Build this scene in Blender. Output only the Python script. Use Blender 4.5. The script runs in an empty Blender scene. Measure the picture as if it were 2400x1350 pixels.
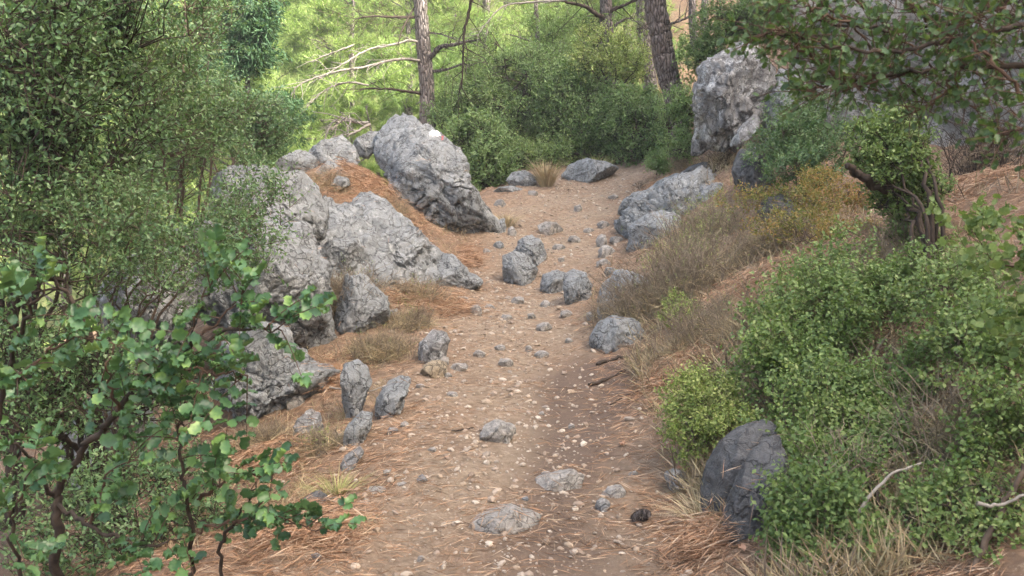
import bpy, math, random
import numpy as np
from mathutils import Vector, Matrix
from mathutils.bvhtree import BVHTree
R = math.radians
SC = bpy.context.scene
COL = SC.collection
rng = np.random.default_rng(7)
random.seed(7)

# ------------------------------------------------------------------ camera, sky, sun, exposure
F, PITCH, EYE = 2305.0, R(9.0), 1.6
cd = bpy.data.cameras.new('camera'); cam = bpy.data.objects.new('camera', cd); COL.objects.link(cam)
cam.location = (0, 0, EYE); cam.rotation_euler = (R(90) - PITCH, 0, 0)
cd.sensor_width = 36; cd.lens = 36 * F / 2400; cd.clip_start = .05; cd.clip_end = 1000
cd.dof.use_dof = True; cd.dof.focus_distance = 8.0; cd.dof.aperture_fstop = 8.0
SC.camera = cam
W = bpy.data.worlds.new('World'); SC.world = W; W.use_nodes = True
nt = W.node_tree; nt.nodes.clear()
sky = nt.nodes.new('ShaderNodeTexSky'); sky.sky_type = 'NISHITA'; sky.sun_disc = False
SUN_EL, SUN_AZ = 44.0, 118.0          # azimuth clockwise from +Y (the way the camera looks)
sky.sun_elevation = R(SUN_EL); sky.sun_rotation = R(SUN_AZ); sky.air_density = 1.0; sky.dust_density = 9.0; sky.ozone_density = 0.0
bg = nt.nodes.new('ShaderNodeBackground'); bg.inputs[1].default_value = .15
ow = nt.nodes.new('ShaderNodeOutputWorld')
nt.links.new(sky.outputs[0], bg.inputs[0]); nt.links.new(bg.outputs[0], ow.inputs[0])
ld = bpy.data.lights.new('sun', 'SUN'); sun = bpy.data.objects.new('sun', ld); COL.objects.link(sun)
ld.energy = 3.2; ld.angle = R(.8); ld.color = (1, .94, .82)
sd = Vector((math.sin(R(SUN_AZ)) * math.cos(R(SUN_EL)), math.cos(R(SUN_AZ)) * math.cos(R(SUN_EL)), math.sin(R(SUN_EL))))
sun.rotation_euler = (-sd).to_track_quat('-Z', 'Y').to_euler()
SC.view_settings.view_transform = 'Standard'; SC.view_settings.look = 'None'
SC.view_settings.gamma = 1; SC.view_settings.use_curve_mapping = False
SC.view_settings.exposure = 2.25
SC.render.engine = 'CYCLES'
SC.cycles.max_bounces = 6; SC.cycles.diffuse_bounces = 3; SC.cycles.transmission_bounces = 4

# ------------------------------------------------------------------ helpers: pixels to places, noise, meshes
CP, SP = math.cos(PITCH), math.sin(PITCH)
def ray(px, py):
    u, v = (px - 1200) / F, -(py - 675) / F
    return np.array([u, CP + v * SP, -SP + v * CP])
def pt(px, py, Y):
    d = ray(px, py); t = Y / d[1]
    return np.array([0, 0, EYE]) + t * d
def norm(a):
    return a / np.maximum(np.linalg.norm(a, axis=-1, keepdims=True), 1e-9)
def _h(ix, iy, iz, s):
    n = (ix.astype(np.int64) * 374761393 + iy.astype(np.int64) * 668265263 + iz.astype(np.int64) * 2147483647 + s * 144269) & 0xffffffff
    n = ((n ^ (n >> 13)) * 1274126177) & 0xffffffff
    n = ((n ^ (n >> 16)) * 2246822519) & 0xffffffff
    return ((n ^ (n >> 15)) & 0xffffff) / float(0xffffff)
def vnoise(p, s=0):
    i = np.floor(p).astype(np.int64); f = p - i; f = f * f * f * (f * (f * 6 - 15) + 10)
    r = 0
    for a in (0, 1):
        for b in (0, 1):
            for c in (0, 1):
                w = (f[:, 0] if a else 1 - f[:, 0]) * (f[:, 1] if b else 1 - f[:, 1]) * (f[:, 2] if c else 1 - f[:, 2])
                r = r + w * _h(i[:, 0] + a, i[:, 1] + b, i[:, 2] + c, s)
    return r * 2 - 1
def fbm(p, s=0, o=4, g=.5):
    r, a = 0, 1.
    for k in range(o):
        r = r + a * vnoise(p * 2.03 ** k + k * 7.3, s + k); a *= g
    return r
def worley(p, s=0):
    i = np.floor(p).astype(np.int64); f1 = np.full(len(p), 9.); f2 = f1.copy()
    for a in (-1, 0, 1):
        for b in (-1, 0, 1):
            for c in (-1, 0, 1):
                x, y, z = i[:, 0] + a, i[:, 1] + b, i[:, 2] + c
                q = np.stack([x + _h(x, y, z, s), y + _h(x, y, z, s + 11), z + _h(x, y, z, s + 23)], 1)
                d = np.linalg.norm(q - p, axis=1)
                f2 = np.where(d < f1, f1, np.minimum(f2, d)); f1 = np.minimum(f1, d)
    return f1, f2
def cells(p, s=0):
    """one random plane per Worley cell: broken, faceted rock faces"""
    i = np.floor(p).astype(np.int64); f1 = np.full(len(p), 9.); out = np.zeros(len(p))
    for a in (-1, 0, 1):
        for b in (-1, 0, 1):
            for c in (-1, 0, 1):
                x, y, z = i[:, 0] + a, i[:, 1] + b, i[:, 2] + c
                q = np.stack([x + _h(x, y, z, s), y + _h(x, y, z, s + 11), z + _h(x, y, z, s + 23)], 1); e = p - q
                d = np.linalg.norm(e, axis=1); g = np.stack([_h(x, y, z, s + 31), _h(x, y, z, s + 37), _h(x, y, z, s + 41)], 1) * 2 - 1
                k = d < f1; out = np.where(k, (e * g).sum(1) + .25 * (_h(x, y, z, s + 51) - .5), out); f1 = np.where(k, d, f1)
    return out
class MB:
    """collects vertices and faces, then links them as ONE mesh"""
    def __init__(s): s.v = []; s.f = []; s.n = 0
    def add(s, v, f):
        v = np.asarray(v, float).reshape(-1, 3); f = np.asarray(f, np.int64)
        s.f.append(f + s.n); s.v.append(v); s.n += len(v); return s
    def mesh(s, name, mat, smooth=True):
        me = bpy.data.meshes.new(name)
        v = np.concatenate(s.v); lt, li = [], []
        for f in s.f: lt.append(np.full(len(f), f.shape[1])); li.append(f.ravel())
        lt = np.concatenate(lt); li = np.concatenate(li)
        me.vertices.add(len(v)); me.vertices.foreach_set('co', v.ravel().astype(np.float32))
        me.loops.add(len(li)); me.loops.foreach_set('vertex_index', li.astype(np.int32))
        me.polygons.add(len(lt)); me.polygons.foreach_set('loop_start', np.concatenate([[0], np.cumsum(lt)[:-1]]).astype(np.int32))
        me.polygons.foreach_set('use_smooth', np.full(len(lt), smooth))
        me.update(calc_edges=True); me.materials.append(mat)
        return me
    def build(s, name, mat, parent=None, smooth=True, **tags):
        return obj(name, s.mesh(name, mat, smooth), parent, **tags)
def obj(name, me, parent=None, **tags):
    o = bpy.data.objects.new(name, me); COL.objects.link(o)
    if parent is not None:
        o.parent = parent; o.matrix_parent_inverse = Matrix.Translation(parent.location).inverted()
    for k, v in tags.items(): o[k] = v
    return o
def thing(name, loc, label, cat, group=None):
    o = bpy.data.objects.new(name, None); COL.objects.link(o); o.location = loc; o.empty_display_size = .1
    o['label'] = label; o['category'] = cat
    if group: o['group'] = group
    return o
def curve(P, n=8, jit=0., seed=0):
    """Catmull-Rom through control points"""
    P = np.asarray(P, float); Q = np.vstack([2 * P[0] - P[1], P, 2 * P[-1] - P[-2]]); out = []
    for i in range(1, len(Q) - 2):
        for t in np.linspace(0, 1, n, endpoint=False):
            a, b, c, d = Q[i - 1:i + 3]
            out.append(.5 * (2 * b + (c - a) * t + (2 * a - 5 * b + 4 * c - d) * t * t + (3 * b - a - 3 * c + d) * t ** 3))
    out.append(P[-1]); out = np.array(out)
    if jit: out[1:-1] += np.random.default_rng(seed).normal(0, jit, (len(out) - 2, 3))
    return out
def tube(mb, P, r0, r1, sides=6, bump=0., seed=0, pw=1.):
    P = np.asarray(P, float); n = len(P); T = norm(np.gradient(P, axis=0))
    ref = np.array([0.02, .99, .1]) if abs(T[0][2]) > .7 else np.array([0, .05, 1.])
    U = norm(np.cross(T, ref)); V = np.cross(T, U)
    a = np.arange(sides) * 2 * math.pi / sides
    rad = r0 + (r1 - r0) * np.linspace(0, 1, n) ** pw
    ring = P[:, None] + rad[:, None, None] * (np.cos(a)[None, :, None] * U[:, None] + np.sin(a)[None, :, None] * V[:, None])
    v = ring.reshape(-1, 3)
    if bump:
        d = v - np.repeat(P, sides, 0)
        v = v + d * (bump * fbm(v * np.array([9, 9, 2.5]) / max(r0 * 8, .4), seed, 3))[:, None]
    i = np.arange(n - 1)[:, None] * sides; j = np.arange(sides)[None]; k = (j + 1) % sides
    f = np.stack([i + j, i + k, i + sides + k, i + sides + j], -1).reshape(-1, 4)
    mb.add(v, f)
    mb.add(np.vstack([ring[-1], P[-1] + T[-1] * rad[-1]]), [[q, (q + 1) % sides, sides] for q in range(sides)])
def stamp(mb, tv, tf, pos, ax, up, size):
    """copies of a small template: x along ax, z along up"""
    ax = norm(ax); sd_ = norm(np.cross(up, ax)); up = np.cross(ax, sd_)
    size = np.broadcast_to(np.asarray(size, float), (len(pos),)) if np.ndim(size) < 2 else size
    if np.ndim(size) == 1: size = np.stack([size] * 3, 1)
    v = (pos[:, None] + tv[None, :, 0:1] * (ax * size[:, 0:1])[:, None] + tv[None, :, 1:2] * (sd_ * size[:, 1:2])[:, None]
         + tv[None, :, 2:3] * (up * size[:, 2:3])[:, None]).reshape(-1, 3)
    tf = np.asarray(tf); f = (np.arange(len(pos))[:, None, None] * len(tv) + tf[None]).reshape(-1, tf.shape[1])
    mb.add(v, f)
STICK = (np.array([[0, 1, 0], [0, -.5, .87], [0, -.5, -.87], [1, .5, 0], [1, -.25, .43], [1, -.25, -.43]], float),
         [[0, 1, 4, 3], [1, 2, 5, 4], [2, 0, 3, 5]])
LEAF2 = (np.array([[0, 0, 0], [.5, .24, .06], [1, 0, -.05], [.5, -.24, .06]], float), [[0, 2, 1], [0, 3, 2]])
LEAF4 = (np.array([[0, 0, 0], [.3, .26, .05], [.7, .24, .04], [1, 0, -.1], [.7, -.24, .04], [.3, -.26, .05]], float), [[0, 3, 2, 1], [0, 5, 4, 3]])
NEED = (np.array([[0, .5, 0], [0, -.5, 0], [1, 0, 0]], float), [[0, 1, 2]])
NEED2 = (np.array([[0, .22, 0], [0, -.22, 0], [.5, .5, .03], [1, .25, 0]], float), [[0, 1, 2], [1, 3, 2]])
def round_leaf(wave):
    n = 9; t = np.linspace(0, math.pi, n); e = []
    for i, a in enumerate(t):
        x = .5 - .5 * math.cos(a); w = .42 * math.sin(a) ** .75 * (1 + .15 * math.cos(i * 3.1) * wave)
        e.append((x, w, .09 + wave * .07 * math.cos(i * 2.6)))
    v = [(x, 0, -.02 - .12 * (x - .4) ** 2) for x, _, _ in e] + [(x, w, z) for x, w, z in e[1:-1]] + [(x, -w, z + .02) for x, w, z in e[1:-1]]
    f = []
    for s in (0, 1):
        o = n + s * (n - 2)
        L = [0] + [o + i for i in range(n - 2)] + [n - 1]
        for i in range(n - 1):
            q = [i, i + 1, L[i + 1], L[i]] if i else [0, 1, L[1], L[1]]
            if i == n - 2: q = [n - 2, n - 1, L[n - 2], L[n - 2]]
            q = q if s else q[::-1]
            u = list(dict.fromkeys(q)); f.append((u[0], u[1], u[2])); 
            if len(u) == 4: f.append((u[0], u[2], u[3]))
    return np.array(v, float), f
RLEAF = round_leaf(1.0)

# ------------------------------------------------------------------ materials
def mat(name):
    m = bpy.data.materials.new(name); m.use_nodes = True; t = m.node_tree; t.nodes.clear()
    return m, t
class NB:
    def __init__(s, t): s.t = t
    def n(s, ty, **kw):
        x = s.t.nodes.new(ty)
        for k, v in kw.items():
            if k.startswith('i_'):
                k = k[2:]; k = int(k) if k.isdigit() else k.replace('_', ' ')
                if hasattr(v, 'is_output') or isinstance(v, bpy.types.NodeSocket): s.t.links.new(v, x.inputs[k])
                else: x.inputs[k].default_value = v
            else: setattr(x, k, v)
        return x
    def ramp(s, fac, stops, interp='LINEAR'):
        x = s.t.nodes.new('ShaderNodeValToRGB'); x.color_ramp.interpolation = interp
        e = x.color_ramp.elements
        while len(e) < len(stops): e.new(.5)
        for q, (p, c) in zip(e, stops):
            q.position = p; q.color = (*c, 1) if len(c) == 3 else c
        s.t.links.new(fac, x.inputs[0]); return x.outputs[0]
    def mix(s, fac, a, b, mode='MIX'):
        x = s.t.nodes.new('ShaderNodeMix'); x.data_type = 'RGBA'; x.blend_type = mode
        for k, v in ((0, fac), (6, a), (7, b)):
            if isinstance(v, bpy.types.NodeSocket): s.t.links.new(v, x.inputs[k])
            else: x.inputs[k].default_value = v if k == 0 or len(v) == 4 else (*v, 1)
        return x.outputs[2]
    def math(s, op, a, b=0., clamp=False):
        x = s.t.nodes.new('ShaderNodeMath'); x.operation = op; x.use_clamp = clamp
        for k, v in ((0, a), (1, b)):
            if isinstance(v, bpy.types.NodeSocket): s.t.links.new(v, x.inputs[k])
            else: x.inputs[k].default_value = v
        return x.outputs[0]
    def noise(s, scale, detail=6., rough=.6, vec=None, dist=0.):
        x = s.t.nodes.new('ShaderNodeTexNoise'); x.inputs['Scale'].default_value = scale
        x.inputs['Detail'].default_value = detail; x.inputs['Roughness'].default_value = rough; x.inputs['Distortion'].default_value = dist
        s.t.links.new(vec if vec else s.pos(), x.inputs['Vector']); return x.outputs['Fac']
    def pos(s):
        if not hasattr(s, '_p'): s._p = s.t.nodes.new('ShaderNodeTexCoord').outputs['Object']
        return s._p
    def sep(s, o):
        x = s.t.nodes.new('ShaderNodeSeparateXYZ'); s.t.links.new(o, x.inputs[0]); return x.outputs
    def out(s, sh):
        o = s.t.nodes.new('ShaderNodeOutputMaterial'); s.t.links.new(sh, o.inputs[0])
def rock_mat(name, dark, light, lichen, amt, warm=.25, bump=1., vein=0.):
    m, t = mat(name); b = NB(t)
    n1 = b.noise(2.2, 8, .68, dist=.6); n2 = b.noise(19, 8, .72); n3 = b.noise(70, 4, .7); n4 = b.noise(5.5, 8, .7, dist=1.2)
    c = b.ramp(n1, [(.3, dark), (.7, light)])
    c = b.mix(b.ramp(n2, [(.3, (.7, .7, .7)), (.52, (0, 0, 0))]), c, tuple(x * .55 for x in dark))
    c = b.mix(b.math('MULTIPLY', b.ramp(b.noise(3.1, 5, .6), [(.5, (0, 0, 0)), (.72, (1, 1, 1))]), warm), c, (.30, .215, .13))
    lm = b.math('MULTIPLY', b.ramp(n4, [(.62 - .16 * amt, (0, 0, 0)), (.72 - .18 * amt, (1, 1, 1))]), b.ramp(n3, [(.38, (0, 0, 0)), (.5, (1, 1, 1))]))
    c = b.mix(b.math('MULTIPLY', lm, amt), c, lichen)
    c = b.mix(b.ramp(n3, [(.3, (.3, .3, .3)), (.44, (0, 0, 0))]), c, (.03, .03, .028))
    dv = b.n('ShaderNodeVectorMath', operation='ADD', i_0=b.pos(), i_1=b.n('ShaderNodeTexNoise', i_Vector=b.pos(), i_Scale=4., i_Detail=5.).outputs['Color'])
    k1 = b.ramp(b.n('ShaderNodeTexVoronoi', feature='DISTANCE_TO_EDGE', i_Vector=dv.outputs[0], i_Scale=4.2).outputs[0], [(0, (0, 0, 0)), (.05, (1, 1, 1))])
    k2 = b.ramp(b.n('ShaderNodeTexVoronoi', feature='DISTANCE_TO_EDGE', i_Vector=dv.outputs[0], i_Scale=13.).outputs[0], [(0, (.62, .62, .62)), (.07, (1, 1, 1))])
    kk = b.math('MULTIPLY', k1, k2); c = b.mix(b.math('MULTIPLY', b.math('SUBTRACT', 1., kk), .75 * bump), c, (.045, .045, .043))
    bp = b.n('ShaderNodeBump', i_Strength=.9 * bump, i_Distance=.02, i_Height=b.math('ADD', b.math('ADD', b.math('MULTIPLY', n2, 1.2), b.math('MULTIPLY', n3, .5)), b.math('MULTIPLY', kk, .5)))
    p = b.n('ShaderNodeBsdfPrincipled', i_Base_Color=c, i_Roughness=.93, i_Normal=bp.outputs[0]); p.inputs['Specular IOR Level'].default_value = .2
    b.out(p.outputs[0]); return m
def leaf_mat(name, cols, trans=.3, rough=.5, spec=.35):
    m, t = mat(name); b = NB(t)
    g = b.n('ShaderNodeNewGeometry'); oi = b.n('ShaderNodeObjectInfo')
    r = b.math('FRACT', b.math('ADD', g.outputs['Random Per Island'], oi.outputs['Random']))
    n = b.math('ADD', b.math('MULTIPLY', r, .6), b.math('MULTIPLY', b.ramp(b.noise(1.7, 3, .6), [(.3, (0, 0, 0)), (.7, (1, 1, 1))]), .4))
    k = len(cols) - 1
    c = b.ramp(n, [(.1 + .8 * i / k, x) for i, x in enumerate(cols)])
    p = b.n('ShaderNodeBsdfPrincipled', i_Base_Color=c, i_Roughness=rough); p.inputs['Specular IOR Level'].default_value = spec
    tr = b.n('ShaderNodeBsdfTranslucent', i_Color=b.mix(.5, c, (.28, .42, .05)))
    mx = b.n('ShaderNodeMixShader', i_0=trans, i_1=p.outputs[0], i_2=tr.outputs[0])
    b.out(mx.outputs[0]); return m
def plain_mat(name, cols, scale=20., rough=.9, island=False, bump=0., vec=None):
    m, t = mat(name); b = NB(t)
    if island:
        f = b.n('ShaderNodeNewGeometry').outputs['Random Per Island']
        f = b.math('FRACT', b.math('ADD', f, b.n('ShaderNodeObjectInfo').outputs['Random']))
    else: f = b.noise(scale, 6, .65)
    k = len(cols) - 1
    c = b.ramp(f, [((i / k) if island else .3 + .4 * i / k, x) for i, x in enumerate(cols)])
    p = b.n('ShaderNodeBsdfPrincipled', i_Base_Color=c, i_Roughness=rough); p.inputs['Specular IOR Level'].default_value = .2
    if bump: b.t.links.new(b.n('ShaderNodeBump', i_Strength=bump, i_Distance=.02, i_Height=b.noise(scale * 1.5, 8, .7)).outputs[0], p.inputs['Normal'])
    b.out(p.outputs[0]); return m
def bark_mat(name, dark, light):
    m, t = mat(name); b = NB(t)
    mp = b.n('ShaderNodeMapping', i_Vector=b.pos()); mp.inputs['Scale'].default_value = (1, 1, .22)
    v = b.n('ShaderNodeTexVoronoi', feature='DISTANCE_TO_EDGE', i_Vector=mp.outputs[0], i_Scale=26.)
    n = b.noise(34, 8, .7, mp.outputs[0]); n2 = b.noise(5, 4, .6, mp.outputs[0])
    c = b.ramp(n, [(.35, dark), (.65, light)]); c = b.mix(b.ramp(n2, [(.45, (0, 0, 0)), (.65, (.6, .6, .6))]), c, (.20, .165, .14))
    c = b.mix(b.ramp(v.outputs[0], [(.0, (.8, .8, .8)), (.12, (0, 0, 0))]), c, (.03, .022, .018))
    h = b.math('ADD', b.ramp(v.outputs[0], [(0, (0, 0, 0)), (.25, (1, 1, 1))]), b.math('MULTIPLY', n, .5))
    bp = b.n('ShaderNodeBump', i_Strength=1., i_Distance=.03, i_Height=h)
    p = b.n('ShaderNodeBsdfPrincipled', i_Base_Color=c, i_Roughness=.95, i_Normal=bp.outputs[0]); p.inputs['Specular IOR Level'].default_value = .15
    b.out(p.outputs[0]); return m
def ground_mat():
    m, t = mat('litter_ground'); b = NB(t)
    a = b.n('ShaderNodeAttribute', attribute_name='pathness').outputs['Fac']
    s = b.n('ShaderNodeAttribute', attribute_name='soil').outputs['Fac']  # dark path soil, plus shade painted into the lower left ground
    n1 = b.noise(1.6, 6, .65, dist=.5); n2 = b.noise(22, 8, .75); n3 = b.noise(110, 5, .75)
    c = b.ramp(n2, [(.3, (.11, .076, .052)), (.5, (.25, .165, .11)), (.7, (.40, .285, .20))])
    p_ = b.ramp(n2, [(.3, (.165, .125, .09)), (.55, (.30, .235, .17)), (.72, (.42, .345, .265))])
    n4 = b.noise(7, 8, .7, dist=1.5); c = b.mix(b.ramp(n4, [(.42, (.75, .75, .75)), (.55, (0, 0, 0))]), c, (.15, .105, .075)); c = b.mix(b.ramp(b.noise(11, 8, .75, dist=2.), [(.55, (0, 0, 0)), (.66, (.7, .7, .7))]), c, (.42, .33, .24))
    c = b.mix(b.math('MULTIPLY', a, b.ramp(n1, [(.35, (.35, .35, .35)), (.6, (1, 1, 1))]), True), c, p_)
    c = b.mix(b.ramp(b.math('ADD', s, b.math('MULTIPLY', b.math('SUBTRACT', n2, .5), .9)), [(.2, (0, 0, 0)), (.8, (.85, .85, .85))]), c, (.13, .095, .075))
    c = b.mix(b.ramp(n3, [(.62, (0, 0, 0)), (.7, (.8, .8, .8))]), c, (.56, .47, .38))
    c = b.mix(b.ramp(n3, [(.3, (.8, .8, .8)), (.4, (0, 0, 0))]), c, (.07, .045, .03))
    c = b.mix(b.n('ShaderNodeAttribute', attribute_name='moss').outputs['Fac'], c, b.ramp(n2, [(.3, (.13, .2, .05)), (.7, (.33, .42, .14))]))
    bp = b.n('ShaderNodeBump', i_Strength=.8, i_Distance=.02, i_Height=b.math('ADD', n2, b.math('MULTIPLY', n3, .5)))
    p = b.n('ShaderNodeBsdfPrincipled', i_Base_Color=c, i_Roughness=.97, i_Normal=bp.outputs[0]); p.inputs['Specular IOR Level'].default_value = .1
    b.out(p.outputs[0]); return m
M = {}
M['rock'] = rock_mat('grey_limestone', (.215, .23, .235), (.375, .395, .40), (.54, .56, .55), .5, .06, 1.)
M['rock_dark'] = rock_mat('dark_limestone', (.085, .086, .088), (.175, .177, .18), (.36, .37, .38), .2, .05, .8)
M['rock_white'] = rock_mat('lichened_limestone', (.19, .19, .188), (.36, .36, .355), (.68, .70, .70), .72, .06, 1.)
M['rock_tan'] = rock_mat('tan_limestone', (.30, .25, .18), (.48, .41, .30), (.6, .56, .48), .4, .5)
M['stone'] = rock_mat('path_stone', (.26, .25, .23), (.45, .43, .40), (.55, .54, .51), .5, .25, .8)
M['chip'] = plain_mat('stone_chips', [(.22, .17, .13), (.34, .27, .21), (.44, .38, .31), (.28, .24, .2), (.36, .28, .2), (.52, .47, .4)], island=True)
M['ground'] = ground_mat()
M['needle'] = plain_mat('dead_needles', [(.15, .085, .052), (.38, .225, .135), (.50, .33, .21), (.28, .16, .095), (.64, .50, .36)], island=True)
M['needle_dark'] = plain_mat('old_needles', [(.10, .07, .05), (.2, .13, .085), (.36, .24, .15), (.45, .36, .26)], island=True)
M['bark'] = bark_mat('pine_bark', (.10, .085, .08), (.28, .25, .24))
M['bark_far'] = bark_mat('grey_pine_bark', (.17, .15, .14), (.38, .35, .33))
M['twig'] = plain_mat('brown_twigs', [(.06, .045, .035), (.16, .12, .09)], 30)
M['twig_dark'] = plain_mat('dark_twigs', [(.03, .024, .02), (.085, .065, .05)], 30)
M['twig_red'] = plain_mat('reddish_twigs', [(.06, .038, .028), (.15, .095, .065)], 30)
M['deadwood'] = plain_mat('bleached_wood', [(.17, .155, .135), (.38, .35, .31)], 25)
M['straw'] = plain_mat('dry_grass', [(.26, .19, .11), (.42, .33, .2), (.5, .42, .27), (.3, .28, .14)], island=True)
M['dry_twig'] = plain_mat('dry_tan_twigs', [(.16, .125, .09), (.36, .30, .22)], 12)
M['brown_stalk'] = plain_mat('dead_stalks', [(.12, .095, .07), (.26, .21, .16), (.36, .29, .2), (.2, .14, .1)], island=True)
M['green_grass'] = plain_mat('green_grass', [(.13, .16, .05), (.3, .3, .12), (.42, .36, .18)], island=True)
M['dryleaf'] = plain_mat('fallen_leaves', [(.4, .2, .13), (.5, .3, .2), (.34, .18, .1)], island=True)
M['carob'] = leaf_mat('carob_leaves', [(.028, .08, .04), (.05, .13, .058), (.085, .185, .08), (.11, .23, .08), (.22, .36, .10)], .22, .36, .5)
M['olive'] = leaf_mat('small_olive_leaves', [(.045, .095, .045), (.08, .155, .065), (.125, .22, .09), (.23, .31, .15)], .26, .4)
M['mastic'] = leaf_mat('mastic_leaves', [(.075, .14, .05), (.125, .215, .075), (.185, .285, .10), (.28, .36, .16)], .3)
M['over'] = leaf_mat('arbutus_leaves', [(.028, .062, .03), (.045, .09, .04), (.07, .13, .05), (.13, .21, .09)], .3, .4)
M['bramble'] = leaf_mat('thicket_leaves', [(.065, .12, .04), (.12, .195, .06), (.18, .265, .085), (.30, .36, .14)], .3)
M['yellowish'] = leaf_mat('yellow_green_leaves', [(.12, .2, .05), (.2, .28, .07), (.32, .38, .12), (.4, .42, .16)], .3)
M['turning'] = leaf_mat('turning_leaves', [(.1, .15, .04), (.2, .2, .05), (.34, .22, .07), (.38, .16, .06)], .3)
M['pine'] = leaf_mat('bright_pine_needles', [(.15, .25, .07), (.25, .37, .11), (.35, .47, .15), (.46, .56, .22)], .4, .6)
M['pine_dark'] = leaf_mat('green_pine_needles', [(.10, .19, .07), (.17, .28, .09), (.24, .36, .12), (.32, .42, .17)], .35, .6)
M['cypress'] = leaf_mat('cypress_sprays', [(.04, .095, .05), (.06, .14, .065), (.09, .18, .08)], .25, .6)
M['white_paint'] = plain_mat('white_paint', [(.78, .78, .76), (.86, .86, .84)], 40)
M['red_paint'] = plain_mat('red_paint', [(.33, .09, .10), (.40, .17, .17)], 40)

# ------------------------------------------------------------------ terrain
G = [(1200,1350,3.4),(800,1350,3.4),(1500,1350,3.4),(1200,1200,4.0),(1200,1050,4.85),(900,1050,4.8),(1200,900,6.15),(1000,900,6.1),(1400,900,6.1),
     (1200,800,7.2),(1050,800,7.2),(1380,800,7.1),(1200,700,8.5),(1100,700,8.4),(1350,700,8.4),(1250,600,10),(1150,610,9.9),(1400,600,10),
     (1300,500,12),(1200,500,12),(1440,500,11.8),(1300,440,13.5),(1170,450,13.3),(1480,430,13.6),(1400,402,15),(1500,398,15),
     (620,1090,5.0),(700,1120,4.7),(770,900,6.3),(800,820,7.0),(850,720,7.7),(830,420,10.3),(880,470,10.1),(760,480,9.4),(700,410,10.4),(900,540,9.7),(980,590,9.8),(1090,600,10.0),
     (500,1200,4.4),(300,1350,3.5),(960,760,7.6),(1060,700,8.3),
     (1500,1000,5.2),(1600,900,5.5),(1640,800,6.1),(1750,700,6.3),(1900,600,6.4),(2100,550,6.0),(2400,400,6.5),(2400,700,4.5),(2400,1000,3.4),(2400,1350,2.6),
     (2000,1350,2.9),(1700,1300,3.45),(1600,1150,4.2),(2000,1000,4.0),(1900,800,5.0),(1470,800,6.9),(1500,650,8.3),(1550,520,10.2),(1600,420,11.8),(1540,400,14),
     (1700,390,11),(1900,460,9),(2150,440,8.5),(2400,392,9.3)]
GP = [pt(*g) for g in G]
GP += [np.array(q, float) for q in [(4,17,2.6),(6,17,4),(2.3,17,1.5),(6,12,1.9),(6,8,1.3),(6,5,1.7),(0.4,17,.8),(-2,17,-.4),(-6,17,-1.6),(-6,10,-1.5),(-6,5,-1.1),
      (-3,1,-.35),(6,1,1.2),(0,1,0),(-6,1,-.8),(-2.6,4,-.5),(-3,6,-.6),(-3.2,8.5,-.3),(-3.5,13,-.9),(-1.5,13.5,.3),(-3,10.5,.2),(2.5,1.5,.4),(0,16,.98)]]
GP = np.array(GP)
def _u(r2): return np.where(r2 > 1e-12, r2 * np.log(np.maximum(r2, 1e-12)) * .5, 0)
_n = len(GP); _K = _u(((GP[:, None, :2] - GP[None, :, :2]) ** 2).sum(-1)) + np.eye(_n) * .03
_P = np.hstack([np.ones((_n, 1)), GP[:, :2]])
_S = np.linalg.solve(np.block([[_K, _P], [_P.T, np.zeros((3, 3))]]), np.concatenate([GP[:, 2], np.zeros(3)]))
def sm(a, b, x):
    t = np.clip((x - a) / (b - a), 0, 1); return t * t * (3 - 2 * t)
def path_x(y): return np.interp(y, [0, 3.4, 4.9, 6.2, 7.5, 8.5, 10, 12, 13.5, 15, 17, 22], [0, 0, .02, .02, .0, .08, .35, .6, .95, 1.6, 2.0, 1.5])
def path_w(y): return np.interp(y, [0, 3.4, 6.2, 7.5, 8.5, 10, 12, 14, 16], [.8, .75, .7, .62, .62, .75, .85, .8, .6])
def terrain(x, y, fine=True):
    x = np.asarray(x, float); y = np.asarray(y, float); sh = x.shape; x = x.ravel(); y = y.ravel(); z = np.empty(len(x))
    cx = np.clip(x, -6.2, 6.2); cy = np.clip(y, .8, 17)
    for i in range(0, len(x), 20000):
        a, c = cx[i:i + 20000], cy[i:i + 20000]
        z[i:i + 20000] = _u((a[:, None] - GP[None, :, 0]) ** 2 + (c[:, None] - GP[None, :, 1]) ** 2) @ _S[:_n] + _S[_n] + _S[_n + 1] * a + _S[_n + 2] * c
    z = z + np.maximum(0, x - 6.2) * .55 - sm(6, 12, -x) * 1.5 - sm(17, 22, y) * 1.0 * sm(-6, 2, 6 - x)
    z = z + np.where(y > 22, (y - 22) * .44, 0) * sm(22, 34, y) + .04 * np.maximum(0, np.abs(x) - 20)
    z = z + 17 * sm(6.6, 19, x) * sm(15.5, 8, y)          # unseen shoulder added on the right, raised to keep the gully in shade
    p = np.stack([x, y, x * 0], 1); k = sm(15, 30, y) * .9
    z = z + fbm(p * .25, 3, 3) * k
    if fine:
        q = np.exp(-((x - path_x(y)) / path_w(y)) ** 4)
        z = z + fbm(p * 1.7, 5, 4) * (.045 - .025 * q) + fbm(p * 9, 9, 3) * (.022 - .015 * q)
    return z.reshape(sh)
def axis(a0, a1, b0, b1, fine, g):
    s = list(np.arange(a0, a1, fine)); d = fine; x = a1
    while x < b1: s.append(x); d *= g; x += d
    s.append(b1); d = fine; x = a0; l = []
    while x > b0: d *= g; x -= d; l.append(max(x, b0))
    return np.array(l[::-1] + s)
gx = axis(-3.0, 3.6, -90, 90, .040, 1.05); gy = axis(2.6, 15, -30, 110, .042, 1.045)
X, Y_ = np.meshgrid(gx, gy); Z = terrain(X, Y_)
TV = np.stack([X, Y_, Z], -1).reshape(-1, 3)
nx, ny = len(gx), len(gy); ii = np.arange(nx * ny).reshape(ny, nx)
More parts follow.
